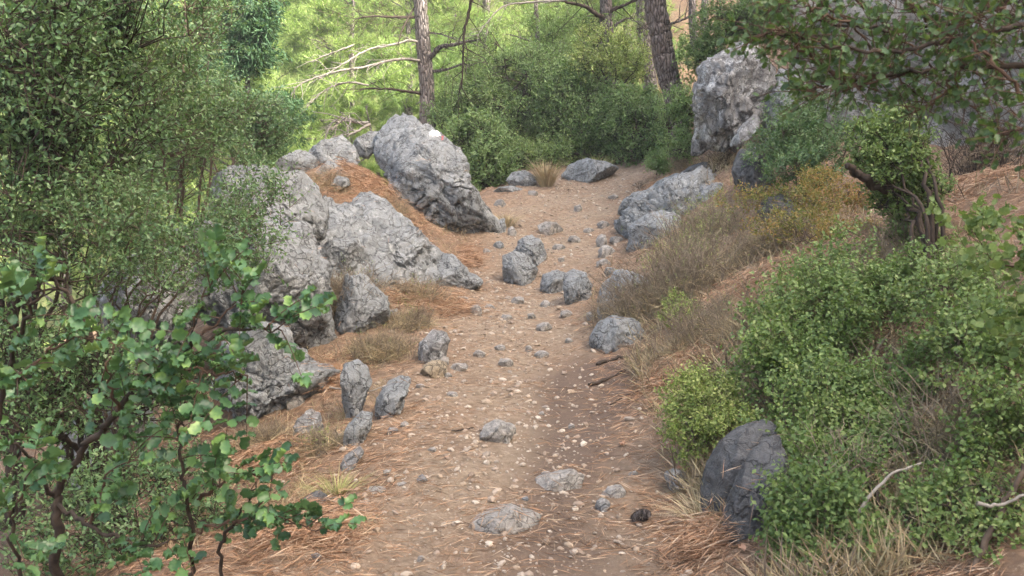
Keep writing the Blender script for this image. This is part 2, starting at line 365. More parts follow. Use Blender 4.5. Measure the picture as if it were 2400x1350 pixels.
TF = np.stack([ii[:-1, :-1], ii[:-1, 1:], ii[1:, 1:], ii[1:, :-1]], -1).reshape(-1, 4)
_edge = vnoise(np.stack([TV[:, 0] * 2, TV[:, 1] * 2, TV[:, 0] * 0], 1), 4) * .3
_dist = np.abs(TV[:, 0] - path_x(TV[:, 1])) / (path_w(TV[:, 1]) * (1 + _edge))
PATHN = np.clip(1.35 - .8 * _dist, 0, 1) * sm(0, 1, 20 - TV[:, 1])
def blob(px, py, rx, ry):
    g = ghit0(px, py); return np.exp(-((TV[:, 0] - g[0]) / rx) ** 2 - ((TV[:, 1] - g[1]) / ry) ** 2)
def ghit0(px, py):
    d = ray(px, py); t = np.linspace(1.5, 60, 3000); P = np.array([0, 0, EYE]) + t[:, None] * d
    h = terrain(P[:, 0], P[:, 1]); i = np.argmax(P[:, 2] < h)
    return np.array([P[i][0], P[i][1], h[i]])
SOIL_SHADE = np.clip(.75 * sm(-1.15, -1.6, TV[:, 0]) * sm(7, 5, TV[:, 1]) + blob(1370, 960, .32, .9) + blob(1460, 880, .4, .5) * .8 + blob(1320, 1320, .35, .45) * .6 + blob(1290, 1190, .25, .5) * .5 + blob(1330, 1080, .22, .5) * .6, 0, 1)  # soil blobs on the path; first term paints undergrowth shade at lower left
MOSS = sm(20, 30, TV[:, 1]) * sm(.17, .09, TV[:, 0] / np.maximum(TV[:, 1], 1)) * .75
core = (_dist < 1) & (TV[:, 1] > -6) & (TV[:, 1] < 19)
fc = core[TF].all(1)
def sub_sheet(name, mask, label):
    f = TF[mask]; u, inv = np.unique(f, return_inverse=True); m = MB(); m.add(TV[u], inv.reshape(-1, 4))
    me = m.mesh(name, M['ground'])
    for k, a in (('pathness', PATHN), ('soil', SOIL_SHADE), ('moss', MOSS)):
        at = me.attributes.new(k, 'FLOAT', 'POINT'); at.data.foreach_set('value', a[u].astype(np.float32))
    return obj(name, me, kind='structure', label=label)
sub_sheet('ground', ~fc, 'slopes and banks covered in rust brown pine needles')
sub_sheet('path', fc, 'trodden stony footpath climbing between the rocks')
BV = [(TV, TF)]
def ghit(px, py): return ghit0(px, py)
def gz(x, y): return float(terrain(np.array([x]), np.array([y]))[0])

# ------------------------------------------------------------------ rocks
def ico(sub):
    import bmesh
    b = bmesh.new(); bmesh.ops.create_icosphere(b, subdivisions=sub, radius=1)
    v = np.array([q.co[:] for q in b.verts]); f = np.array([[w.index for w in q.verts] for q in b.faces]); b.free()
    return norm(v), f
ICO = {k: ico(k) for k in (2, 3, 4, 5, 6, 7)}
def shape_rock(poly, Y, depth, seed, sub, facets=15, crack=.06, fscale=2.2, rough=.06, box=.55, lean=0., back=1., sink=1.):
    """solid with the given outline at distance Y and its own thickness"""
    P = np.array([pt(a, b, Y) for a, b in poly]); c = P.mean(0)
    q = P[:, [0, 2]] - c[[0, 2]]
    th = np.linspace(-math.pi, math.pi, 241); r = np.zeros(241)
    for i, a in enumerate(th):
        d = np.array([math.cos(a), math.sin(a)]); best = 0
        for k in range(len(q)):
            p0, p1 = q[k], q[(k + 1) % len(q)]; e = p1 - p0; den = d[0] * e[1] - d[1] * e[0]
            if abs(den) < 1e-9: continue
            t = (p0[0] * e[1] - p0[1] * e[0]) / den; s = (p0[0] * d[1] - p0[1] * d[0]) / den
            if t > 0 and -1e-6 <= s <= 1 + 1e-6: best = max(best, t)
        r[i] = best
    r = np.convolve(np.concatenate([r[-4:-1], r, r[1:4]]), np.ones(7) / 7, 'same')[3:-3]
    v, f = ICO[sub]; rg = np.random.default_rng(seed)
    a = np.arctan2(v[:, 2], v[:, 0]); rho = np.hypot(v[:, 0], v[:, 2]); R_ = np.interp(a, th, r)
    size = r.mean()
    yy = np.sign(v[:, 1]) * np.abs(v[:, 1]) ** .8 * depth
    w = np.stack([np.cos(a) * R_ * rho ** box, yy, np.sin(a) * R_ * rho ** box], 1)
    w[:, 1] = w[:, 1] * np.where(v[:, 1] > 0, back, 1) + lean * w[:, 2]
    for k in range(facets):
        n = norm(rg.normal(0, 1, 3) * np.array([.8, 1, .8])); n[1] = -abs(n[1])
        n = norm(n + np.array([0, -.25, .25])); h = (w @ n); lim = np.quantile(h, .995) * rg.uniform(.6, .9)
        w = w - np.maximum(0, h - lim)[:, None] * n * .92
    a2 = np.arctan2(w[:, 2], w[:, 0]); rp = np.hypot(w[:, 0], w[:, 2]); bi = ((a2 + math.pi) / (2 * math.pi) * 48).astype(int) % 48
    mx = np.zeros(48); np.maximum.at(mx, bi, rp); mx = np.where(mx > 0, mx, size); mx = np.maximum(mx, size * .2)
    tb = (np.arange(-1, 49) + .5) / 48 * 2 * math.pi - math.pi; q_ = np.interp(tb, th, r, period=2 * math.pi) / np.concatenate([mx[-1:], mx, mx[:1]])
    w[:, [0, 2]] *= np.clip(np.interp(a2, tb, q_), .8, 1.6)[:, None]
    p = w / size; dirn = norm(w)
    cg = .45 + .75 * sm(.5, -.6, p[:, 2])          # joints open wider towards the foot
    warp = np.stack([fbm(p * 1.5, seed + 40 + i, 3) for i in range(3)], 1) * .35
    d = rough * 1.3 * fbm(p * 1.1 + 5, seed, 3) + rough * .55 * fbm(p * 4, seed + 1, 4, .6)
    f1, f2 = worley((p + warp) * fscale * np.array([1, 1, .75]), seed + 2); e = f2 - f1
    d = d - cg * crack * 1.5 * np.exp(-(e / .05) ** 2) + cg * crack * .8 * np.minimum(e, .3)
    f1, f2 = worley((p + warp * .6) * fscale * 2.6, seed + 3); e = f2 - f1
    d = d - cg * crack * .3 * np.exp(-(e / .08) ** 2) + cg * crack * .15 * np.minimum(e, .3)
    d = d + rough * 1.1 * cells((p + warp * .4) * fscale * 1.2, seed + 7) + rough * .35 * cells((p + warp * .4) * fscale * 4, seed + 8)
    if sub >= 5:
        d = d - rough * .22 * np.abs(fbm(p * 9, seed + 5, 3)) + rough * .1 * fbm(p * 26, seed + 6, 2)
    w = w + dirn * (d * size)[:, None]; w[:, 2] = np.where(w[:, 2] < 0, w[:, 2] * sink, w[:, 2])
    return w, f, c
def rock(label, poly, Y, depth=None, seed=0, sub=5, m='rock', name='boulder', cat='boulder', group=None, smooth=True, **kw):
    w, f, c = shape_rock(poly, Y, depth or .5, seed, sub, **kw)
    mb = MB().add(w, f); o = obj(name, mb.mesh(name, M[m], smooth), label=label, category=cat)
    if group: o['group'] = group
    o.location = c; BV.append((w + c, f)); return o, w, f, c
BIG = [
 ('largest grey limestone boulder with painted trail mark, standing at the path edge', [(862,365),(870,325),(900,285),(935,266),(1000,296),(1045,322),(1078,352),(1100,390),(1108,425),(1150,490),(1184,530),(1170,585),(1120,606),(1080,585),(1040,578),(1000,548),(955,500),(915,440),(885,400)], 10.7, .62, 11, 6, 'rock', dict(crack=.085, facets=16, rough=.06, fscale=2.6)),
 ('small pale block leaning on the left side of the painted boulder', [(822,345),(838,322),(862,305),(892,312),(880,350),(862,372),(835,362)], 11.3, .25, 12, 5, 'rock', dict(crack=.03)),
 ('pointed pale rock at the back of the outcrop, left of the painted boulder', [(690,372),(740,340),(795,312),(830,345),(842,385),(790,400),(720,400)], 10.9, .35, 13, 5, 'rock', dict(crack=.03, facets=12)),
 ('low rounded rock on the back left rim of the outcrop', [(635,400),(655,372),(700,350),(740,368),(745,400),(700,420),(650,420)], 10.6, .3, 14, 5, 'rock', dict(crack=.02)),
 ('grey pyramid shaped rock poking out of needles below the pale rim', [(735,405),(770,375),(800,395),(825,428),(790,440),(740,432)], 10.1, .22, 15, 4, 'rock', dict(crack=.02)),
 ('smooth topped grey boulder overhanging the dark gap, partly behind thin branches', [(455,450),(500,400),(560,384),(600,388),(640,404),(690,402),(735,440),(770,492),(762,545),(738,582),(700,560),(660,540),(600,540),(520,540),(460,500)], 7.75, .6, 16, 6, 'rock', dict(crack=.05, facets=14, rough=.055, fscale=1.8)),
 ('big bulging boulder below the overhanging one, behind the leafy branch', [(390,560),(470,520),(560,525),(640,528),(700,545),(728,600),(748,655),(742,720),(775,790),(782,850),(750,890),(700,880),(640,830),(560,780),(470,760),(390,700)], 6.95, .6, 17, 6, 'rock', dict(crack=.07, rough=.065, fscale=2.3)),
 ('long sloping limestone slab running down the middle of the outcrop', [(806,465),(850,445),(905,478),(955,522),(1000,568),(1050,610),(1075,650),(1040,665),(1000,650),(960,668),(952,705),(905,700),(870,660),(845,610),(815,560),(795,510)], 8.8, .55, 18, 6, 'rock', dict(crack=.06, rough=.06, fscale=2.6)),
 ('cracked grey block wedged between the bulging boulder and the sloping slab', [(732,590),(775,560),(830,560),(860,600),(870,640),(820,650),(770,640),(745,625)], 8.1, .4, 19, 6, 'rock', dict(crack=.07, fscale=2.)),
 ('dark hollowed rock at the foot of the outcrop, nearest the lower path', [(470,930),(500,860),(560,800),(600,770),(650,800),(700,860),(765,885),(770,915),(715,935),(660,965),(635,1010),(590,1045),(520,1010)], 6.0, .45, 20, 6, 'rock', dict(crack=.12, rough=.11, fscale=2.2)),
 ('steep grey rock half hidden under hanging needles, centre of the outcrop foot', [(775,720),(800,650),(850,650),(900,700),(908,745),(870,800),(820,815),(780,790)], 7.35, .38, 21, 5, 'rock', dict(crack=.08)),
 ('jagged low rock tapering onto the path below the slab', [(1015,640),(1035,600),(1062,597),(1100,640),(1140,662),(1105,682),(1060,690),(1025,672)], 8.75, .3, 22, 5, 'rock', dict(crack=.07)),
 ('upright blade of grey rock in the needles left of the path', [(800,860),(835,845),(862,870),(872,905),(845,945),(850,990),(812,985),(800,930)], 6.15, .16, 23, 5, 'rock', dict(crack=.02, facets=14)),
 ('leaning wedge of rock just right of the upright blade', [(880,935),(905,900),(935,885),(962,890),(955,925),(930,950),(900,985),(870,990)], 6.1, .16, 24, 5, 'rock', dict(crack=.04, facets=14)),
 ('upper end of the low broken ledge along the left edge of the lower path', [(868,992),(885,962),(920,950),(948,947),(942,965),(905,985)], 5.5, .18, 67, 5, 'rock', dict(crack=.05)),
 ('middle of the low broken ledge along the left edge of the lower path', [(800,1045),(812,1000),(840,972),(872,975),(868,1005),(845,1040),(815,1055)], 5.5, .18, 25, 5, 'rock', dict(crack=.05)),
 ('lowest flat piece of the broken ledge, nearest the green grass', [(788,1110),(805,1075),(838,1055),(852,1068),(832,1092),(805,1115)], 5.2, .13, 68, 4, 'rock_white', dict(crack=.04)),
 ('white crusted block in the needles below the outcrop', [(682,1030),(695,985),(718,962),(745,980),(757,1012),(735,1035),(705,1050)], 5.55, .14, 26, 5, 'rock_white', dict(crack=.04, facets=12)),
 ('smooth angular grey stone beside the outcrop foot', [(665,945),(682,926),(703,930),(718,948),(690,962),(672,960)], 6.2, .1, 27, 4, 'stone', dict(crack=.0, facets=14)),
 ('lichen covered rounded stone behind the tan stone pile', [(975,845),(985,805),(1010,780),(1045,782),(1055,800),(1040,840),(1010,860)], 6.8, .17, 28, 5, 'rock_white', dict(crack=.03)),
 ('two lobed grey boulder in the path, upper lobe', [(1200,600),(1215,565),(1245,552),(1272,570),(1287,600),(1270,625),(1235,628),(1210,618)], 10.2, .22, 29, 6, 'rock', dict(crack=.07, rough=.08)),
 ('rounder front boulder of the pair lying in the middle of the path', [(1175,600),(1205,590),(1235,602),(1262,632),(1248,662),(1215,674),(1182,662),(1178,630)], 9.6, .25, 30, 6, 'rock', dict(crack=.05, rough=.06)),
 ('dark pitted rock left of the needle filled notch, mid path', [(1265,668),(1275,648),(1305,636),(1325,642),(1320,680),(1300,694),(1268,685)], 9.0, .18, 31, 5, 'rock', dict(crack=.06, rough=.07)),
 ('pitted rock right of the needle filled notch, mid path', [(1322,650),(1345,636),(1375,642),(1390,670),(1380,700),(1345,716),(1325,700)], 8.85, .2, 32, 6, 'rock', dict(crack=.08, rough=.08)),
 ('egg shaped pale rock embedded in the upper path', [(1258,530),(1280,519),(1305,522),(1322,538),(1300,556),(1270,550)], 11.4, .18, 33, 5, 'stone', dict(crack=.03)),
 ('flat smooth slab at the left side of the path crest', [(1152,450),(1168,438),(1200,435),(1235,445),(1228,457),(1160,460)], 13.2, .25, 34, 4, 'rock', dict(crack=.0, rough=.02)),
 ('pale block behind the flat slab at the path crest', [(1185,420),(1200,403),(1235,401),(1258,415),(1255,440),(1200,445)], 13.7, .25, 35, 5, 'rock', dict(crack=.03)),
 ('flat grey ledge rock at the top of the path behind the grass tuft', [(1315,415),(1335,385),(1375,372),(1420,376),(1455,392),(1440,412),(1400,425),(1340,428)], 14.2, .5, 36, 5, 'rock', dict(crack=.06, rough=.07)),
 ('dark lumpy lower end of the rock ridge on the right of the upper path', [(1448,500),(1460,475),(1490,452),(1530,440),(1548,460),(1530,500),(1500,528),(1468,530)], 10.9, .4, 37, 6, 'rock', dict(crack=.06, rough=.08)),
 ('middle piece of the low rock ridge on the right bank', [(1515,450),(1545,425),(1590,405),(1618,410),(1600,440),(1560,470),(1525,475)], 11.2, .35, 58, 5, 'rock', dict(crack=.04, rough=.06)),
 ('highest and thinnest piece of the low rock ridge, under the crag', [(1590,412),(1620,390),(1655,378),(1672,392),(1650,412),(1605,428)], 11.4, .3, 59, 5, 'rock_dark', dict(crack=.03, rough=.06)),
 ('flat rock lying in the needle mound right of the pyramid shaped rock', [(762,432),(790,412),(815,418),(818,436),(790,444)], 9.8, .2, 60, 4, 'rock', dict(crack=.03)),
 ('small rock breaking the needle mound beside the painted boulder', [(800,385),(820,372),(838,382),(832,400),(806,400)], 10.7, .12, 61, 4, 'rock', dict(crack=.02)),
 ('long bedrock ledge running up the bank along the right of the upper path', [(1445,525),(1485,470),(1560,428),(1660,388),(1725,405),(1700,470),(1640,560),(1600,640),(1540,700),(1485,655),(1462,590)], 10.35, .55, 66, 6, 'rock', dict(crack=.06, rough=.08, fscale=3., facets=20)),
 ('weathered grey rock joining the crag to the slope on its right', [(1795,250),(1830,170),(1885,150),(1935,250),(1930,370),(1850,395),(1790,345)], 10.9, .5, 69, 6, 'rock', dict(crack=.06, rough=.08, facets=18)),
 ('grey rib of rock showing low on the right bank under the turning plants', [(1780,500),(1800,465),(1840,455),(1870,480),(1850,515),(1800,525)], 8.0, .25, 62, 5, 'rock_dark', dict(crack=.03)),
 ('pale rock behind the trunk of the ivy clad tree', [(2040,600),(2065,570),(2110,565),(2140,590),(2120,620),(2060,625)], 6.0, .2, 63, 5, 'rock', dict(crack=.04)),
 ('grey hump below the dark ridge rock, right bank', [(1472,600),(1482,535),(1525,500),(1590,498),(1640,550),(1610,620),(1540,655),(1485,650)], 9.7, .45, 38, 5, 'rock', dict(crack=.04)),
 ('smooth pale slab showing through plants, right bank', [(1570,480),(1610,440),(1690,425),(1730,440),(1700,470),(1620,500)], 10.3, .35, 39, 5, 'rock', dict(crack=.03)),
 ('dark shaded rock under the dry tuft below the white crusted crag', [(1720,400),(1745,350),(1790,345),(1815,380),(1808,420),(1770,435),(1735,430)], 9.6, .35, 40, 5, 'rock_dark', dict(crack=.06, sink=1.5)),
 ('tall white crusted crag standing above the right bank', [(1632,230),(1645,180),(1662,150),(1700,112),(1752,88),(1785,100),(1820,135),(1835,180),(1820,235),(1790,262),(1765,300),(1730,335),(1690,330),(1650,345),(1636,335),(1640,290)], 11.0, .6, 41, 6, 'rock_white', dict(crack=.05, rough=.085, fscale=2.4, facets=18, sink=1.18)),
 ('small white crusted spur at the right foot of the crag', [(1708,345),(1740,295),(1775,265),(1790,280),(1770,310),(1735,340)], 10.5, .2, 42, 4, 'rock_white', dict(crack=.03)),
 ('smooth dark slate grey slab leaning out of the thicket at lower right', [(1643,1200),(1652,1150),(1700,1050),(1745,1005),(1815,985),(1822,1030),(1765,1110),(1735,1190),(1705,1235),(1668,1225)], 3.62, .22, 43, 6, 'rock_dark', dict(crack=.02, rough=.035, facets=14, fscale=1.3, lean=-.2, box=.4)),
 ('darker cracked piece of rock pressed against the right of the slate grey slab', [(1698,1225),(1740,1130),(1790,1060),(1850,1030),(1870,1120),(1850,1200),(1800,1240),(1762,1288),(1715,1285)], 3.55, .2, 65, 6, 'rock_dark', dict(crack=.06, rough=.06, facets=18, fscale=1.8, lean=-.2)),
 ('white pitted stone at the foot of the lower right thicket', [(1558,1115),(1580,1102),(1612,1112),(1610,1140),(1580,1158),(1566,1140)], 4.25, .07, 44, 4, 'rock_white', dict(crack=.08)),
 ('grey rock under dry brush on the right path edge, upper', [(1392,760),(1415,670),(1450,640),(1510,650),(1560,700),(1530,760),(1440,775)], 7.9, .4, 45, 5, 'rock', dict(crack=.05)),
 ('low grey rock under dry brush on the right path edge, lower', [(1378,800),(1400,765),(1440,745),(1500,755),(1520,790),(1480,815),(1400,808)], 7.2, .28, 46, 5, 'rock', dict(crack=.05)),
 ('large flat worn rock sunk in the path nearest the camera', [(1090,1250),(1110,1222),(1150,1205),(1200,1200),(1240,1212),(1275,1225),(1262,1250),(1210,1268),(1140,1275)], 3.83, .15, 47, 5, 'stone', dict(crack=.03, rough=.05)),
 ('rough pale rock sunk in the path, second from the camera', [(1235,1160),(1260,1128),(1300,1118),(1345,1108),(1372,1125),(1360,1152),(1300,1170),(1255,1172)], 4.35, .13, 48, 5, 'stone', dict(crack=.05, rough=.06)),
 ('pair of low curved stones sunk left of the dark soil patch', [(1122,1030),(1135,1003),(1165,990),(1205,1000),(1212,1020),(1185,1040),(1140,1042)], 4.95, .12, 49, 5, 'stone', dict(crack=.06, rough=.05)),
 ('flat speckled stone in needles beside the pale sunk rock', [(1405,1168),(1425,1148),(1455,1140),(1470,1155),(1450,1172),(1415,1178)], 4.25, .07, 50, 4, 'stone', dict(crack=.02)),
 ('knobbly grey stone sitting high in the dry grass left of the path', [(903,760),(908,728),(930,724),(940,745),(925,768)], 7.5, .09, 51, 4, 'rock_white', dict(crack=.08)),
 ('rounded dark stone at the right foot of the painted boulder', [(1160,545),(1170,515),(1184,512),(1186,535),(1175,550)], 10.6, .1, 52, 4, 'rock', dict(crack=.02)),
 ('white topped small rock on the slope edge, middle of the row of three', [(658,1078),(668,1058),(682,1052),(690,1068),(675,1085)], 5.3, .07, 53, 4, 'rock_white', dict(crack=.03)),
 ('white topped small rock on the slope edge, lowest of the row of three', [(636,1105),(640,1085),(655,1078),(662,1092),(650,1108)], 5.1, .06, 54, 4, 'rock_white', dict(crack=.03)),
 ('fractured bedrock mass that ties the boulders of the outcrop together', [(460,600),(560,480),(660,460),(790,470),(880,520),(960,600),(1040,680),(985,715),(930,770),(880,830),(790,870),(700,960),(600,1010),(500,980),(440,820)], 8.3, .75, 64, 6, 'rock', dict(crack=.07, rough=.09, fscale=3.2, facets=22)),
 ('pale rock glimpsed behind the dark undergrowth at lower left', [(130,1120),(180,960),(250,890),(320,930),(340,1040),(270,1130),(180,1150)], 5.2, .4, 56, 5, 'rock', dict(crack=.05)),
 ('grey rock face behind the thin branches left of the bulging boulder', [(200,800),(240,640),(330,560),(420,600),(450,720),(420,850),(300,880)], 6.6, .5, 57, 6, 'rock', dict(crack=.05)),
 ('brown dark rock under the curved root at lower left of the path', [(695,1195),(710,1172),(745,1160),(765,1178),(745,1205),(712,1215)], 4.3, .1, 55, 4, 'rock_dark', dict(crack=.05)),
]
main_rock = None
for lab, poly, Y, dep, sd_, sub, mt, kw in BIG:
    if 23 <= sd_ <= 33 or sd_ in (43, 65, 45, 46) or 51 <= sd_ <= 55 or sd_ in (67, 68):      # stand them where their foot meets the ground
        foot = max(poly, key=lambda p: p[1]); Y = ghit(foot[0], foot[1] - 4)[1] + dep * .55; kw = dict(kw, sink=1.7)
    r_ = rock(lab, poly, Y, dep, sd_, sub, mt, **kw)
    if main_rock is None: main_rock = r_
# painted trail mark on the biggest boulder: skins of paint lying on the stone
def paint(name, cpx, cpy, rx, ry, mt, label):
    o, w, f, c = main_rock; P = w + c; d = P - np.array([0, 0, EYE])
    y = d[:, 1] * CP - d[:, 2] * SP; u = 1200 + F * d[:, 0] / y; v = 675 - F * (d[:, 2] * CP + d[:, 1] * SP) / y
    nz = vnoise(P * 9, 3) * .12
    k = ((u - cpx) / rx) ** 2 + ((v - cpy) / ry) ** 2 < (1 + nz) ** 2
    fn = np.cross(P[f[:, 1]] - P[f[:, 0]], P[f[:, 2]] - P[f[:, 0]])
    k2 = k[f].all(1) & (fn[:, 1] < 0); g = f[k2]; 
    if not len(g): print('no paint', name); return
    uq, inv = np.unique(g, return_inverse=True)
    nb_ = {i: i for i in range(len(uq))}
    iv = inv.reshape(-1, 3)
    lab_ = np.arange(len(uq))
    for _ in range(200):
        m_ = lab_[iv].min(1); new = lab_.copy(); np.minimum.at(new, iv.ravel(), np.repeat(m_, 3))
        if (new == lab_).all(): break
        lab_ = new
    big = np.bincount(lab_).argmax(); g = g[lab_[iv[:, 0]] == big]; uq, inv = np.unique(g, return_inverse=True)
    me = MB().add(P[uq] + norm(P[uq] - c) * .004 + np.array([0, -.003, 0]), inv.reshape(-1, 3)).mesh(name, M[mt])
    q = obj(name, me, o); q['label'] = label
paint('paint_mark', 1019, 314, 17, 10, 'white_paint', 'white half of the trail mark')
paint('paint_mark', 1037, 324, 5, 8, 'red_paint', 'red half of the trail mark')

# hollow tan stones, smaller path stones with labels of their own
SM = [  # px, py(centre), half width px, half height px, material, label
 (1018,868,33,20,'rock_tan','tan block with a broken face at the left path edge'),
 (1040,850,12,12,'stone','round pebble balanced on the tan block'),
 (1075,862,24,9,'stone','pale flat stone right of the tan block'),
 (1115,728,14,13,'stone','round pale stone left of centre on the path'),
 (1215,706,16,9,'stone','flat pale stone below the round boulder in the path'),
 (1188,745,13,7,'stone','sharp edged white stone, mid path left'),
 (1276,768,19,12,'stone','dark conical stone in mid path'),
 (1278,713,13,9,'stone','grey stone left below the pitted rocks'),
 (1328,735,17,7,'stone','flat white stone below the pitted rocks'),
 (1383,743,10,11,'stone','small pale stone right of the pitted rocks'),
 (1245,742,11,8,'stone','tan pebble between the dark conical stone and the sharp white one'),
 (1186,852,18,11,'stone','white triangular stone standing on the middle path'),
 (1122,830,15,9,'stone','blue grey stone left of the white triangular one'),
 (1270,832,19,9,'stone','tan wedge of stone right of the middle path'),
 (1172,816,13,7,'stone','flat stone behind the white triangular one'),
 (1240,820,9,9,'stone','small knob of stone left of the tan wedge'),
 (1333,800,10,7,'stone','lone pebble near the low brush covered rock'),
 (1148,720,11,6,'stone','buff stone right of the round pale stone'),
 (1420,590,20,14,'stone','large pale stone in the row at the right edge of the upper path'),
 (1412,566,14,17,'stone','upright grey stone at the top of the row beside the right bank'),
 (1446,562,18,8,'stone','long pale stone right of the upright grey one'),
 (1415,618,17,11,'stone','grey stone below the large pale one, right of the upper path'),
 (1430,637,14,10,'rock','dark round stone lowest in the row by the right bank'),
 (1345,562,16,9,'stone','knobbly stone in the middle of the upper path'),
 (1310,580,16,8,'stone','low grey stone left below the knobbly one'),
 (1380,540,13,7,'stone','grey stone in the upper path right of the egg shaped rock'),
 (1415,527,17,9,'stone','flat grey stone at the foot of the dark ridge rock'),
 (1355,490,11,9,'stone','white leaning stone high on the path'),
 (1440,462,15,5,'stone','flat white stone high on the right of the path'),
 (1316,610,8,6,'stone','little dark stone below the low grey one'),
 (1172,478,14,10,'stone','white stone beside the top of the painted boulder'),
 (1248,453,12,6,'stone','pale stone right of the flat slab'),
 (1200,545,12,12,'stone','small grey stone behind the two lobed boulder'),
 (1168,575,13,9,'rock','dark stone between the painted boulder and the path boulders'),
 (1140,590,9,7,'stone','little stone tucked in at the foot of the painted boulder'),
 (1515,868,18,10,'rock_tan','tan ring shaped stone on the right edge by the dark roots'),
 (989,1126,15,10,'rock_white','white angular stone at the left of the lower path'),
 (880,1152,24,9,'stone','grey flat stone with a pale chip beside it, lower left of the path'),
 (940,1138,13,7,'stone','dark grey stone between the flat grey and the white angular ones'),
 (920,1012,13,9,'rock_white','white block on the left of the lower path above the ledge'),
 (948,998,11,8,'stone','dark block touching the white block on the left'),
 (907,1110,9,9,'stone','pale upright stone above the flat grey stone'),
 (1013,1055,9,6,'stone','white chip high in the lower path'),
 (742,1307,11,9,'rock_white','white cornered stone at the bottom left in the needles'),
 (986,1312,9,8,'stone','grey round stone near the bottom edge, left of the big flat rock'),
 (1412,1188,19,15,'rock_white','white chunk near the right edge of the lower path'),
 (1280,1112,11,6,'stone','white chip lying against the rough sunk rock'),
 (1178,1202,7,7,'rock','dark pebble on the edge of the big flat worn rock'),
 (1230,1170,9,5,'rock','flat brown stone beside the rough sunk rock'),
 (1140,1085,11,6,'rock_tan','brown stone in the needles below the pair of curved stones'),
 (1485,1113,10,7,'stone','grey pebble right of the rough sunk rock'),
 (820,1195,22,6,'rock_white','white sliver of stone at the end of the curved root'),
 (800,1262,15,7,'stone','twin pale stones by the lower grass tuft'),
 (1100,648,14,7,'stone','flat stone on needles above the jagged low rock'),
 (1085,700,12,6,'stone','pale stone at the tip of the jagged low rock'),
 (1050,880,10,6,'stone','white pebble below the tan block'),
 (985,905,12,5,'stone','white flake left below the tan block'),
 (1060,925,14,6,'stone','buff stone lower left on the middle path'),
 (1270,970,7,5,'stone','white pebble alone by the dark soil patch'),
 (1340,1000,8,5,'stone','grey pebble inside the dark soil patch'),
]
for i, (px, py, a, b_, mt, lab) in enumerate(SM):
    g = ghit(px, py + b_ * .6); Y = g[1]; rg = np.random.default_rng(500 + i)
    s = Y / F; n = 9; th = np.linspace(0, 2 * math.pi, n, endpoint=False) + rg.uniform(0, 1)
    rr = rg.uniform(.82, 1.12, n)
    poly = [(px + a * math.cos(t) * q, py - b_ * 1.1 * math.sin(t) * q) for t, q in zip(th, rr)]
    rock(lab, poly, Y, s * a * rg.uniform(.8, 1.1), 500 + i, 4 if a > 12 else 3, mt, 'stone', 'stone', facets=10, crack=.03, rough=.06, fscale=1.5, sink=1.6)

# the limestone cliff behind the overhanging branches
def cliff():
    u = np.linspace(0, 1, 150); v = np.linspace(0, 1, 130); U, V = np.meshgrid(u, v)
    x = 3.3 + U * 5.6; y = 11.6 - U * 6.0 + .5 * np.sin(U * 5); z = -.3 + V * 7.0
    p = np.stack([x, y, z], -1).reshape(-1, 3)
    f1, f2 = worley(p * np.array([1.1, 1.1, .55]) + .4 * np.stack([fbm(p, 71, 3), fbm(p, 72, 3), fbm(p, 73, 3)], 1), 60); e = f2 - f1
    d = .35 * fbm(p * .6, 61, 4) + .08 * fbm(p * 3, 62, 4, .6) - .16 * np.exp(-(e / .1) ** 2) + .18 * np.minimum(e, .5)
    front = p + np.stack([-.35 * d, -d, d * .1], 1) + np.stack([0 * d, (p[:, 2]) * .12, 0 * d], 1)
    back = front + np.array([1.2, 3.0, 0]); n = len(p); m = MB(); k = np.arange(n).reshape(130, 150)
    q = np.stack([k[:-1, :-1], k[:-1, 1:], k[1:, 1:], k[1:, :-1]], -1).reshape(-1, 4)
    rim = list(k[0]) + list(k[1:, -1]) + list(k[-1, -2::-1]) + list(k[-2:0:-1, 0]); rim = np.array(rim)
    side = np.stack([rim, rim + n, np.roll(rim, -1) + n, np.roll(rim, -1)], 1)
    bk = k[::10, ::10]; m.add(np.vstack([front, back]), np.vstack([q, side]))
    m.build('cliff', M['rock_cliff'], label='pale grey limestone cliff behind the overhanging branches on the right', category='cliff')
    BV.append((front, q))
M['rock_cliff'] = rock_mat('cliff_limestone', (.22, .22, .205), (.38, .375, .35), (.52, .52, .5), .6, .25)
cliff()

# ------------------------------------------------------------------ surfaces that litter lands on
bvs = []
off = 0; av, af = [], []
for v, f in BV:
    av.append(v); af += (f + off).tolist(); off += len(v)
TREE = BVHTree.FromPolygons(np.concatenate(av).tolist(), af)
TREE_T = None
_zg = (gx, gy, Z)
def gz(x, y):
    i = min(max(int(np.searchsorted(gx, x)) - 1, 0), nx - 2); j = min(max(int(np.searchsorted(gy, y)) - 1, 0), ny - 2)
    a = (x - gx[i]) / (gx[i + 1] - gx[i]); b = (y - gy[j]) / (gy[j + 1] - gy[j])
    return float((Z[j, i] * (1 - a) + Z[j, i + 1] * a) * (1 - b) + (Z[j + 1, i] * (1 - a) + Z[j + 1, i + 1] * a) * b)
def drop(x, y, top=6.):
    h, n, _, _ = TREE.ray_cast((x, y, top), (0, 0, -1)); return h, n

